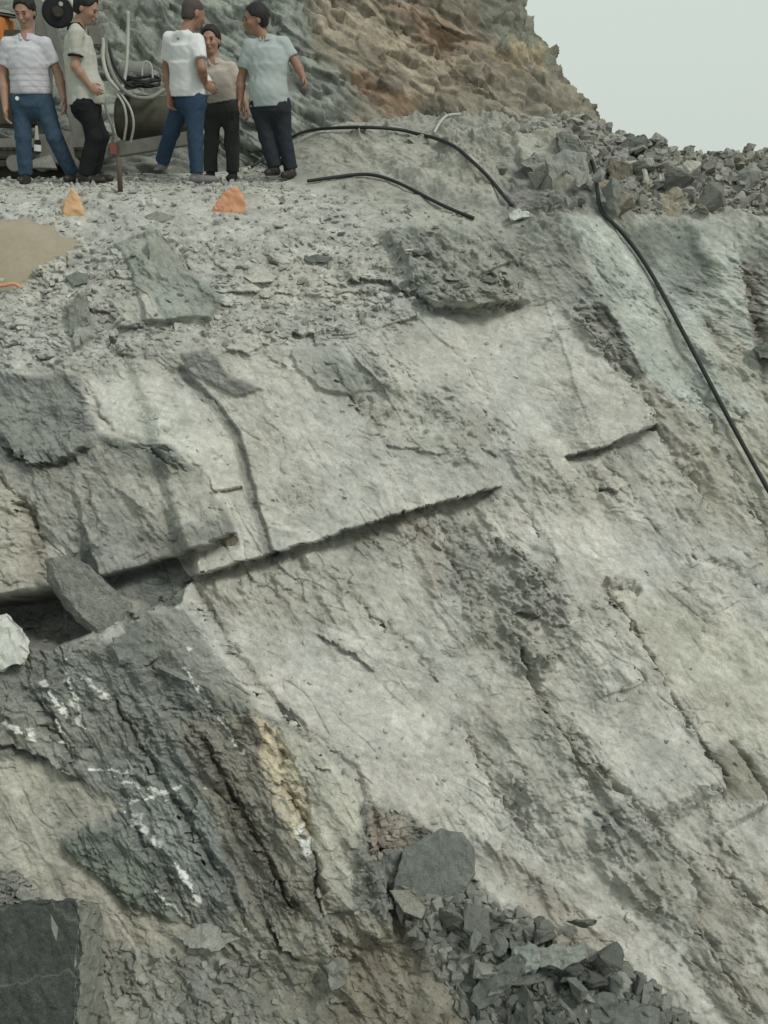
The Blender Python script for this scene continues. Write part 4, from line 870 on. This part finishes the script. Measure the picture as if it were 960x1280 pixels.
#@@PEOPLE@@
# ================================================================== PEOPLE
def unit(v): v = np.asarray(v, float); return v / (np.linalg.norm(v) + 1e-12)
class SDF:
    def __init__(s, lo, hi, h):
        s.h = h; s.lo = np.array(lo, float); s.n = np.ceil((np.array(hi) - s.lo) / h).astype(int) + 1
        s.A = np.full(s.n, .2, np.float32)
    def box(s, lo, hi):
        a = np.clip(np.floor((lo - s.lo) / s.h).astype(int), 0, s.n); b = np.clip(np.ceil((hi - s.lo) / s.h).astype(int) + 1, 0, s.n)
        sl_ = tuple(slice(i, j) for i, j in zip(a, b)); g_ = [s.lo[k] + s.h * np.arange(a[k], b[k]) for k in range(3)]
        return sl_, g_[0][:, None, None], g_[1][None, :, None], g_[2][None, None, :]
    def put(s, sl_, d, k, op='u'):
        A = s.A[sl_]
        if op == 'u':
            if k > 0: hh_ = np.clip(.5 + .5 * (A - d) / k, 0, 1); s.A[sl_] = A * (1 - hh_) + d * hh_ - k * hh_ * (1 - hh_)
            else: s.A[sl_] = np.minimum(A, d)
        else: s.A[sl_] = np.maximum(A, -d)
    def cone(s, a, b, ra, rb, k=.02, op='u', cut=None):
        a, b = np.array(a, float), np.array(b, float); pad = max(ra, rb) + .05
        sl_, X, Y, Z = s.box(np.minimum(a, b) - pad, np.maximum(a, b) + pad); ab = b - a; L2 = ab @ ab + 1e-9
        t = np.clip(((X - a[0]) * ab[0] + (Y - a[1]) * ab[1] + (Z - a[2]) * ab[2]) / L2, 0, 1)
        d = np.sqrt((X - a[0] - t * ab[0]) ** 2 + (Y - a[1] - t * ab[1]) ** 2 + (Z - a[2] - t * ab[2]) ** 2) - (ra + (rb - ra) * t)
        if cut is not None:                 # flat end at b
            n = unit(ab); d = np.maximum(d, (X - b[0]) * n[0] + (Y - b[1]) * n[1] + (Z - b[2]) * n[2])
        s.put(sl_, d, k, op)
    def ell(s, c, ax, r, k=.02, op='u'):    # ax: three unit vectors
        c = np.array(c, float); pad = max(r) + .05; sl_, X, Y, Z = s.box(c - pad, c + pad); x, y, z = X - c[0], Y - c[1], Z - c[2]
        q = sum(((x * a[0] + y * a[1] + z * a[2]) / rr) ** 2 for a, rr in zip(ax, r)); q2 = sum(((x * a[0] + y * a[1] + z * a[2]) / rr ** 2) ** 2 for a, rr in zip(ax, r))
        q = np.sqrt(q); s.put(sl_, q * (q - 1) / (np.sqrt(q2) + 1e-6), k, op)
    def tube2(s, a, b, la, lb, da, db, lat, k=.03, op='u'):   # elliptic section from a to b
        a, b = np.array(a, float), np.array(b, float); pad = max(la, lb) + .06; sl_, X, Y, Z = s.box(np.minimum(a, b) - pad, np.maximum(a, b) + pad)
        ab = b - a; L_ = np.linalg.norm(ab); ab = ab / L_; lat = unit(lat - ab * (lat @ ab)); dp = np.cross(ab, lat)
        x, y, z = X - a[0], Y - a[1], Z - a[2]; t = x * ab[0] + y * ab[1] + z * ab[2]; tc = np.clip(t / L_, 0, 1)
        l = la + (lb - la) * tc; dd = da + (db - da) * tc
        u_ = (x * lat[0] + y * lat[1] + z * lat[2]) / l; v_ = (x * dp[0] + y * dp[1] + z * dp[2]) / dd
        r_ = (np.sqrt(u_ * u_ + v_ * v_) - 1) * np.minimum(l, dd); cap = np.maximum(-t, t - L_) 
        s.put(sl_, np.maximum(r_, cap), k, op)
    def plane(s, p, n):                     # remove what lies on n's side
        g_ = [s.lo[k] + s.h * np.arange(s.n[k]) for k in range(3)]; n = unit(n)
        s.A = np.maximum(s.A, ((g_[0][:, None, None] - p[0]) * n[0] + (g_[1][None, :, None] - p[1]) * n[1] + (g_[2][None, None, :] - p[2]) * n[2]).astype(np.float32))
    def folds(s, amp, seed, sc=1.0):
        g_ = [s.lo[k] + s.h * np.arange(s.n[k]) for k in range(3)]; X, Y, Z = g_[0][:, None, None], g_[1][None, :, None], g_[2][None, None, :]
        r_ = np.random.RandomState(seed); w_ = 0
        for k in range(6):
            f = r_.normal(0, 1, 3) * np.array([17, 17, 13]) * sc * (1 + .35 * k); w_ = w_ + np.sin(X * f[0] + Y * f[1] + Z * f[2] + r_.rand() * 6 + 1.2 * np.sin(X * f[1] * .4 + Z * f[0] * .5)) / (1 + .4 * k)
        s.A = s.A + (amp * w_ / 2.2).astype(np.float32)
    def mesh(s, name):
        A = np.pad(s.A, 1, constant_values=.2); ins = A < 0
        n = np.array(A.shape) - 1; cnt = np.zeros(n, np.int8); sl2 = lambda o: tuple(slice(k, k + m) for k, m in zip(o, n))
        for o in np.ndindex(2, 2, 2): cnt += ins[sl2(o)]
        act = (cnt > 0) & (cnt < 8); idx = np.full(n, -1, np.int64); ii = np.argwhere(act); idx[act] = np.arange(len(ii))
        acc = np.zeros((len(ii), 3)); m = np.zeros(len(ii)); cr = list(np.ndindex(2, 2, 2))
        for o1 in cr:
            for ax in range(3):
                if o1[ax]: continue
                o2 = list(o1); o2[ax] = 1
                v1 = A[tuple((ii + o1).T)].astype(float); v2 = A[tuple((ii + o2).T)].astype(float); x = (v1 < 0) != (v2 < 0); t = np.where(x, v1 / (v1 - v2 + 1e-20), 0)
                p = np.array(o1, float)[None] + 0 * acc; p[:, ax] += t; acc[x] += p[x]; m += x
        Vt = s.lo + s.h * (ii + acc / m[:, None] - 1)
        fs = []
        for ax in range(3):
            b_, c_ = [(1, 2), (2, 0), (0, 1)][ax]; e = np.zeros(3, int); e[ax] = 1
            S1 = ins[tuple(slice(0, d - e[k]) for k, d in enumerate(A.shape))]; S2 = ins[tuple(slice(e[k], d) for k, d in enumerate(A.shape))]
            for s1, s2, flip in ((S1, S2, False), (S2, S1, True)):
                g_ = np.argwhere(s1 & ~s2); eb = np.zeros(3, int); ec = np.zeros(3, int); eb[b_] = 1; ec[c_] = 1
                q4 = [idx[tuple((g_ - d).T)] for d in (eb * 0, eb, eb + ec, ec)]
                if flip: q4 = q4[::-1]
                fs.append(np.stack(q4, -1))
        return mesh_np(name, Vt, np.concatenate(fs), True)
def skin_mat(name, c): return plain_mat(name, c, .55, var=.08, scale=25, bump=.05, spec=.35)
SKIN = skin_mat('tanned_skin', (.27, .15, .105)); SKIN2 = skin_mat('light_tanned_skin', (.33, .195, .14))
HAIR = plain_mat('black_hair', (.014, .013, .013), .6, var=.3, scale=120, bump=.5); HAIR2 = plain_mat('cropped_hair', (.06, .05, .045), .7, var=.3, scale=120, bump=.3)
EYE = plain_mat('dark_eye', (.02, .015, .012), .3); LIP = plain_mat('lip', (.20, .10, .08), .6)
def cloth(name, c, var=.06): return plain_mat(name, c, .9, var=var, scale=40, bump=.08, spec=.1)
def hand(sd, w, d, n, side, curl=.5):
    """palm and five fingers; d along the hand, n out of the palm, side towards the thumb"""
    d, n = unit(d), unit(n); n = unit(n - d * (n @ d)); lt = unit(np.cross(d, n)) 
    if lt @ side < 0: lt = -lt
    sd.ell(w + d * .045, (lt, n, d), (.039, .017, .052), .012)
    for k, (off, L_) in enumerate(((.028, .070), (.009, .078), (-.010, .073), (-.028, .057))):
        a = w + d * (.085 - .004 * abs(k - 1)) + lt * off; b = a + (d * math.cos(curl) + n * math.sin(curl) + lt * off * 1.5) * L_ * .52; c = b + (d * math.cos(curl * 2.3) + n * math.sin(curl * 2.3)) * L_ * .48
        sd.cone(a, b, .0092, .0085, .004); sd.cone(b, c, .0085, .0072, .003)
    a = w + d * .022 + lt * .028; b = a + unit(lt * .8 + d * .8 + n * .35) * .038; c = b + unit(d + n * .5 + lt * .15) * .030
    sd.cone(a, b, .013, .0105, .01); sd.cone(b, c, .0105, .0085, .003)
def person(Y, J, label, shirt_mat, trouser_mat, shoe_mat, face, up=(0, 0, 1), skin=SKIN, hairm=HAIR, collar=None, front=None, belly=.0,
           sleeve_trim=None, hem=None, seed=1, build=1.0, arms_hands=True, hairline=.012, feetdir=None, belt=True, vis_eye=True, hand_dirs=None, nc=.016, shirt_name='shirt', hair_k=1.0):
    P = {k: at(v[0], v[1], Y + (v[2] if len(v) > 2 else 0)) for k, v in J.items()}
    sx = (P['anL'][0] + P['anR'][0]) / 2; foot = min(P['anL'][2], P['anR'][2]) - .085
    gzz = ground_z(sx, Y); dz = gzz + .01 - foot
    for k in P: P[k] = P[k] + np.array([0, 0, dz])
    GZ = gzz
    f = unit(face); u = unit(np.array(up, float) - f * (np.array(up, float) @ f)); r = np.cross(f, u)
    shc = (P['shL'] + P['shR']) / 2; hpc = (P['hpL'] + P['hpR']) / 2; spine = unit(shc - hpc); lat = P['shR'] - P['shL']
    fr = unit(front) if front is not None else unit(np.array([f[0], f[1], 0])); latu = unit(np.cross(fr, spine)); fr = unit(np.cross(spine, latu)); lat_h = latu
    if latu @ lat < 0: latn = -latu
    else: latn = latu
    hc = P['head']; B_ = build
    allp = np.array(list(P.values())); lo = allp.min(0) - .22; hi = allp.max(0) + .22
    chest = shc - spine * .15; waist = hpc + spine * .12; base_nk = shc + spine * .035
    def torso(sd, e, k=.05):
        sd.tube2(shc - spine * .05, waist, .150 * B_ + e, .145 * B_ + e, .095 + e, .105 * B_ + e + belly * .5, latn, k)
        sd.ell(chest + fr * .01, (latn, fr, spine), (.17 * B_ + e, .112 + e, .17), k)
        sd.ell(waist + fr * (belly + .01), (latn, fr, spine), (.150 * B_ + e, .115 * B_ + e + belly, .17), k)
        sd.ell(hpc, (latn, fr, spine), (.165 * B_ + e, .12 + e, .13), k)
        for sk in ('shL', 'shR'): sd.cone(shc + (P[sk] - shc) * .15 + spine * .035, P[sk] - (P[sk] - shc) * .16 - spine * .012, .050 + e, .046 + e, k)
    # ---- body: one continuous surface
    b = SDF(lo, hi, .0085)
    torso(b, -.012)
    nk = hc - u * .085 - f * .018
    b.cone(base_nk - spine * .03, nk, .062, .054, .03)
    b.ell(hc + u * 0.0314 - f * 0.0134, (r, f, u), (0.0829, 0.1030, 0.0986), 0.0224)
    b.ell(hc - u * 0.0314 + f * 0.0202, (r, f, u), (0.0672, 0.0739, 0.0918), 0.0336)
    b.ell(hc - u * 0.0986 + f * 0.0560, (r, f, u), (0.0336, 0.0269, 0.0246), 0.0280)          # chin
    b.cone(hc + u * 0.0090 + f * 0.0930, hc - u * 0.0336 + f * 0.1120, 0.0101, 0.0162, 0.0134)  # nose
    b.cone(hc + u * 0.0269 + f * 0.0874 - r * 0.0336, hc + u * 0.0269 + f * 0.0874 + r * 0.0336, 0.0112, 0.0112, 0.0157)  # brow
    for s_ in (-1, 1):
        b.ell(hc + r * s_ * 0.0325 + u * 0.0045 + f * 0.1008, (r, f, u), (0.0190, 0.0157, 0.0112), 0, 'sub') if False else None
        b.ell(hc + r * s_ * 0.0403 - u * 0.0246 + f * 0.0672, (r, f, u), (0.0224, 0.0246, 0.0224), 0.0224)      # cheek
        b.ell(hc + r * s_ * 0.0851 - f * 0.0090 - u * 0.0090, (r, f, u), (0.0112, 0.0202, 0.0336), 0.0090)       # ear
        b.ell(hc + r * s_ * 0.0347 + u * 0.0067 + f * 0.1075, (r, f, u), (0.0168, 0.0134, 0.0101), 0, 's')     # eye socket
    b.ell(hc - u * 0.0605 + f * 0.0986, (r, f, u), (0.0246, 0.0134, 0.0101), 0.0090)
    hd_ = hand_dirs or {}
    for s_ in 'LR':
        sh, el_, wr_ = P['sh' + s_], P['el' + s_], P['wr' + s_]
        b.cone(sh - spine * .02, el_, .045 * B_, .040, .02); b.cone(el_, el_ + (wr_ - el_) * .35, .041, .041, .015); b.cone(el_ + (wr_ - el_) * .35, wr_, .041, .026, .015)
        dd_, nn_, sd_t, cu = hd_.get(s_, (unit(wr_ - el_ + np.array([0, 0, -.1])), unit(-latn if (sh - shc) @ latn > 0 else latn), fr, .45))
        hand(b, wr_, np.array(dd_, float), np.array(nn_, float), np.array(sd_t, float), cu)
        b.cone(P['hp' + s_], P['kn' + s_], .080, .052, .04); b.cone(P['kn' + s_], P['an' + s_], .052, .036, .03)
        b.cone(P['an' + s_], P['an' + s_] + np.array([0, 0, -.03]), .036, .036, .02)
    root = empty('person', (float(sx), float(Y), float(GZ))); tag(root, label, 'person')
    childof(link('body', b.mesh('body'), skin), root)
    # ---- hair
    h_ = SDF(hc - 0.1792, hc + 0.1792, 0.0067)
    h_.ell(hc + u * 0.0381 - f * 0.0179, (r, f, u), (0.0829 + 0.0146 * hair_k, 0.1042 + 0.0112 * hair_k, 0.0986 + 0.0157 * hair_k), 0); h_.ell(hc - f * 0.0504 - u * 0.0224, (r, f, u), (0.0762, 0.0616, 0.0784), 0.0224)
    h_.plane(hc + f * 0.0650 + u * 0.0694, unit(f * 1.0640 - u * 0.3584)) ; h_.plane(hc - u * 0.0694 - f * 0.0672, unit(-u - f * .1))
    for s_ in (-1, 1): h_.ell(hc + r * s_ * 0.0840 + f * 0.0504 - u * 0.0336, (r, f, u), (0.0560, 0.0616, 0.0672), 0, 's')
    h_.folds(0.0039 * hair_k, seed + 50, 3.0); childof(link('hair', h_.mesh('hair'), hairm), root)
    if vis_eye:
        for s_ in (-1, 1):
            for nm, c_, rr, mt in (('eye', hc + r * s_ * 0.0347 + u * 0.0056 + f * 0.0946, (0.0105, 0.0067, 0.0042), EYE), ('eyebrow', hc + r * s_ * 0.0347 + u * 0.0302 + f * 0.0991, (0.0179, 0.0056, 0.0039), HAIR)):
                bm = bmesh.new(); bmesh.ops.create_uvsphere(bm, u_segments=12, v_segments=8, radius=1)
                M = Matrix([[float(a_) for a_ in v_] for v_ in zip(r * rr[0], f * rr[1], u * rr[2])]).to_4x4(); M.translation = np3(c_)
                bmesh.ops.transform(bm, matrix=M, verts=bm.verts); childof(link(nm, bm_mesh(nm, bm, True), mt), root)
        bm = bmesh.new(); bmesh.ops.create_uvsphere(bm, u_segments=12, v_segments=8, radius=1)
        M = Matrix([[float(a_) for a_ in v_] for v_ in zip(r * 0.0170, f * 0.0055, u * 0.0036)]).to_4x4(); M.translation = np3(hc - u * 0.0616 + f * 0.1081)
        bmesh.ops.transform(bm, matrix=M, verts=bm.verts); childof(link('mouth', bm_mesh('mouth', bm, True), LIP), root)
    # ---- shirt
    hem_p = hpc + spine * (.0 if hem is None else hem)
    s2 = SDF(lo, hi, .0095); torso(s2, .007, .05)
    s2.tube2(shc - spine * .2, hem_p - spine * .06, .150 * B_ + .012, .158 * B_ + .012, .112 + belly * .5, .128 + belly, latn, .05)
    for s_ in 'LR':
        sh, el_ = P['sh' + s_], P['el' + s_]; e_ = sh + (el_ - sh) * .68
        s2.cone(sh, e_, .060 * B_, .061 * B_, .04, cut=True)
    s2.cone(base_nk + spine * nc, nk + u * .1, .066, .060, 0, 's')
    s2.folds(.0045, seed); s2.folds(.0035, seed + 70, 2.6); s2.plane(hem_p, -spine); childof(link(shirt_name, s2.mesh(shirt_name), shirt_mat), root)
    if sleeve_trim is not None:
        for s_ in 'LR':
            sh, el_ = P['sh' + s_], P['el' + s_]; t3 = SDF(np.minimum(sh, el_) - .12, np.maximum(sh, el_) + .12, .007)
            t3.cone(sh + (el_ - sh) * .655, sh + (el_ - sh) * .715, .070 * B_, .070 * B_, 0, cut=True); t3.plane(sh + (el_ - sh) * .665, sh - el_); childof(link('sleeve_trim', t3.mesh('sleeve_trim'), sleeve_trim), root)
    if collar is not None:
        c3 = SDF(base_nk - .16, base_nk + .16, .006); c3.cone(base_nk - spine * .02, base_nk + spine * .045, .086, .074, 0, cut=True); c3.cone(base_nk - spine * .2, base_nk + spine * .2, .066, .060, 0, 's')
        c3.plane(base_nk - spine * .012, -spine); c3.cone(base_nk + fr * .05 + spine * .08, base_nk + fr * .10 - spine * .05, .035, .012, 0, 's')
        childof(link('collar', c3.mesh('collar'), collar), root)
    # ---- trousers
    t2 = SDF(lo, hi, .0095); wst = hpc + spine * .09
    t2.tube2(wst, hpc - spine * .05, .150 * B_, .165 * B_, .115 + belly * .5, .125, latn, .03); t2.ell(hpc - spine * .01, (latn, fr, spine), (.168 * B_ + .016, .13, .15), .03)
    for s_ in 'LR':
        t2.cone(P['hp' + s_] + spine * .02, P['kn' + s_], .097 * B_, .073, .03); t2.cone(P['kn' + s_], P['an' + s_] + (P['an' + s_] - P['kn' + s_]) * .02, .073, .066, .02, cut=True)
    t2.folds(.006, seed + 9, .8); t2.folds(.0035, seed + 80, 2.4); childof(link('trousers', t2.mesh('trousers'), trouser_mat), root)
    if belt:
        t4 = SDF(hpc - .3, hpc + .3, .007); t4.tube2(wst - spine * .005, wst - spine * .045, .158 * B_, .161 * B_, .122 + belly * .5, .125 + belly * .45, latn, 0)
        childof(link('belt', t4.mesh('belt'), SHOE), root)
    # ---- shoes
    for s_ in 'LR':
        fd = unit((feetdir or {}).get(s_, fr * np.array([1, 1, 0]))); an = P['an' + s_]; 
        s4 = SDF(an - .3, an + .3, .0085); hl = an + np.array([0, 0, -.052]) - fd * .035; sl_n = np.array([0, 0, -1.])
        s4.cone(hl, hl + fd * .20 - np.array([0, 0, .008]), .040, .036, .02); s4.cone(an, hl + fd * .06, .045, .045, .02); s4.plane(an + np.array([0, 0, -.088]), sl_n)
        childof(link('shoe', s4.mesh('shoe'), shoe_mat), root)
    return root, P
JEANS = cloth('dark_blue_denim', (.035, .06, .10), .2); JEANS2 = cloth('faded_blue_denim', (.045, .075, .115), .25); BLK = cloth('black_trouser_cloth', (.016, .018, .018)); CHAR = cloth('charcoal_trouser_cloth', (.045, .05, .047)); NAVY = cloth('dark_navy_trouser_cloth', (.028, .033, .04))
SHOE = plain_mat('dark_leather_shoe', (.03, .026, .024), .5); SHOE2 = plain_mat('dusty_grey_shoe', (.16, .15, .16), .7)
LILAC = cloth('pale_lilac_jersey', (.50, .50, .54)); BEI = cloth('pale_sage_jersey', (.42, .42, .375)); WHT = cloth('white_jersey', (.62, .63, .63)); TAN = cloth('light_beige_jersey', (.42, .38, .33)); BLUE = cloth('pale_grey_blue_jersey', (.37, .41, .41))
def stripes(m):
    N = m.node_tree.nodes; L = m.node_tree.links; b = N['Principled BSDF']; src = b.inputs['Base Color'].links[0].from_socket
    tc = N.new('ShaderNodeTexCoord'); sp = N.new('ShaderNodeSeparateXYZ'); L.new(tc.outputs['Object'], sp.inputs[0])
    s_ = N.new('ShaderNodeMath'); s_.operation = 'SINE'; k_ = N.new('ShaderNodeMath'); k_.operation = 'MULTIPLY'; k_.inputs[1].default_value = 120; L.new(sp.outputs[2], k_.inputs[0]); L.new(k_.outputs[0], s_.inputs[0])
    r = N.new('ShaderNodeMapRange'); r.inputs[1].default_value = .3; r.inputs[2].default_value = .9; L.new(s_.outputs[0], r.inputs[0])
    z_ = N.new('ShaderNodeMapRange'); z_.inputs[1].default_value = .86; z_.inputs[2].default_value = .78; z_.inputs[3].default_value = 0; z_.inputs[4].default_value = .45; L.new(sp.outputs[2], z_.inputs[0])
    q_ = N.new('ShaderNodeMath'); q_.operation = 'MULTIPLY'; L.new(r.outputs[0], q_.inputs[0]); L.new(z_.outputs[0], q_.inputs[1])
    mx = N.new('ShaderNodeMix'); mx.data_type = 'RGBA'; mx.inputs[7].default_value = (.33, .25, .29, 1); L.new(q_.outputs[0], mx.inputs[0]); L.new(src, mx.inputs[6]); L.new(mx.outputs[2], b.inputs['Base Color'])
stripes(LILAC)
# 1: far left, facing us, looking down
r1_, P1 = person(10.9, dict(head=(31, 17), shL=(10, 56), shR=(57, 56), elL=(4, 96, .02), elR=(73, 94, .03), wrL=(7, 138, -.08), wrR=(80, 126, -.06), hpL=(27, 128), hpR=(53, 128), knL=(29, 172, -.03), knR=(68, 172, -.03), anL=(32, 219), anR=(89, 217, .1)),
    'man in pale lilac polo shirt and blue jeans at the far left, feet apart', LILAC, JEANS2, SHOE, (-.1, -1, -.35), skin=SKIN2, collar=LILAC, front=(0, -1, 0), hem=.055, seed=3, shirt_name='polo_shirt')
bdg = cyl('key_badge', P1['hpL'] + np.array([.01, -.16, .015]), P1['hpL'] + np.array([.01, -.15, .015]), .018, .018, M_HOSE_P, r1_, 14, .003); bdg.data.materials[0] = plain_mat('white_plastic', (.75, .76, .74))
# 2: facing right, head bowed, hand on the belly
person(10.85, dict(head=(108, 12), shL=(96, 42, .17), shR=(96, 42, -.17), elL=(100, 82, .22), elR=(94, 84, -.2), wrL=(113, 108, .12), wrR=(112, 108, -.17), hpL=(108, 132, .08), hpR=(107, 132, -.08), knL=(126, 172, .08), knR=(118, 174, -.08), anL=(116, 216, .12), anR=(106, 218, -.08)),
    'man in pale sage T-shirt with black collar, seen from the side, head bowed', BEI, BLK, SHOE, (1, -.12, -.45), skin=SKIN2, collar=BLK, front=(1, -.1, 0), hem=-.0, seed=8, sleeve_trim=BLK, belly=.03, shirt_name='t_shirt',
    hand_dirs={'R': ((.7, -.1, -.5), (0, 1, 0), (0, 0, 1), .7), 'L': ((.7, -.1, -.5), (0, -1, 0), (0, 0, 1), .7)})
# 3: white T-shirt, back three-quarter, hand on the hip, one foot stepping back
person(11.0, dict(head=(242, 14), shL=(212, 44, .02), shR=(247, 47, -.14), elL=(208, 84, .1), elR=(252, 82, -.26), wrL=(212, 118, -.02), wrR=(256, 100, -.12), hpL=(231, 122, .07), hpR=(243, 122, -.08), knL=(214, 160, .1), knR=(244, 170, -.1), anL=(203, 197, .25), anR=(246, 213, -.1)),
    'man in white T-shirt and dark blue jeans seen from behind, hand on hip', WHT, JEANS, SHOE2, (.75, .55, -.3), skin=SKIN, hairm=HAIR2, hair_k=.1, nc=.09, front=(.75, .6, 0), hem=.045, seed=14, build=1.08, belly=.05, vis_eye=False, shirt_name='t_shirt',
    feetdir={'L': np.array([-.3, -.5, -.3]), 'R': np.array([.6, .3, 0])}, hand_dirs={'R': ((.5, .1, -.4), (-.3, .9, 0), (0, 0, 1), .5)})
# 4: beige polo, facing us
person(11.5, dict(head=(263, 46), shL=(248, 80), shR=(289, 79), elL=(243, 112), elR=(300, 106, -.02), wrL=(246, 140), wrR=(308, 128, -.1), hpL=(268, 130), hpR=(288, 130), knL=(264, 172), knR=(290, 172), anL=(263, 209), anR=(291, 210)),
    'man in beige polo shirt facing us behind the man in white', TAN, CHAR, SHOE, (-.1, -1, -.05), skin=SKIN2, collar=TAN, front=(-.1, -1, 0), hem=.05, seed=21, build=.95, shirt_name='polo_shirt')
# 5: grey-blue polo, head turned left, arm held out
person(11.0, dict(head=(320, 35), shL=(312, 66, .02), shR=(355, 64), elL=(302, 108, .06), elR=(371, 90, -.03), wrL=(301, 136, .04), wrR=(379, 106, -.08), hpL=(325, 142), hpR=(350, 142), knL=(334, 182), knR=(356, 182), anL=(344, 217), anR=(364, 220)),
    'man in pale grey-blue polo shirt looking left, rightmost of the men', BLUE, NAVY, SHOE, (-1, -.3, -.12), skin=SKIN, collar=BLUE, front=(-.35, -1, 0), hem=-.012, seed=29, build=1.06, belly=.02, shirt_name='polo_shirt',
    hand_dirs={'R': ((.4, -.3, -.8), (-.9, 0, -.4), (0, -1, .1), .8)})
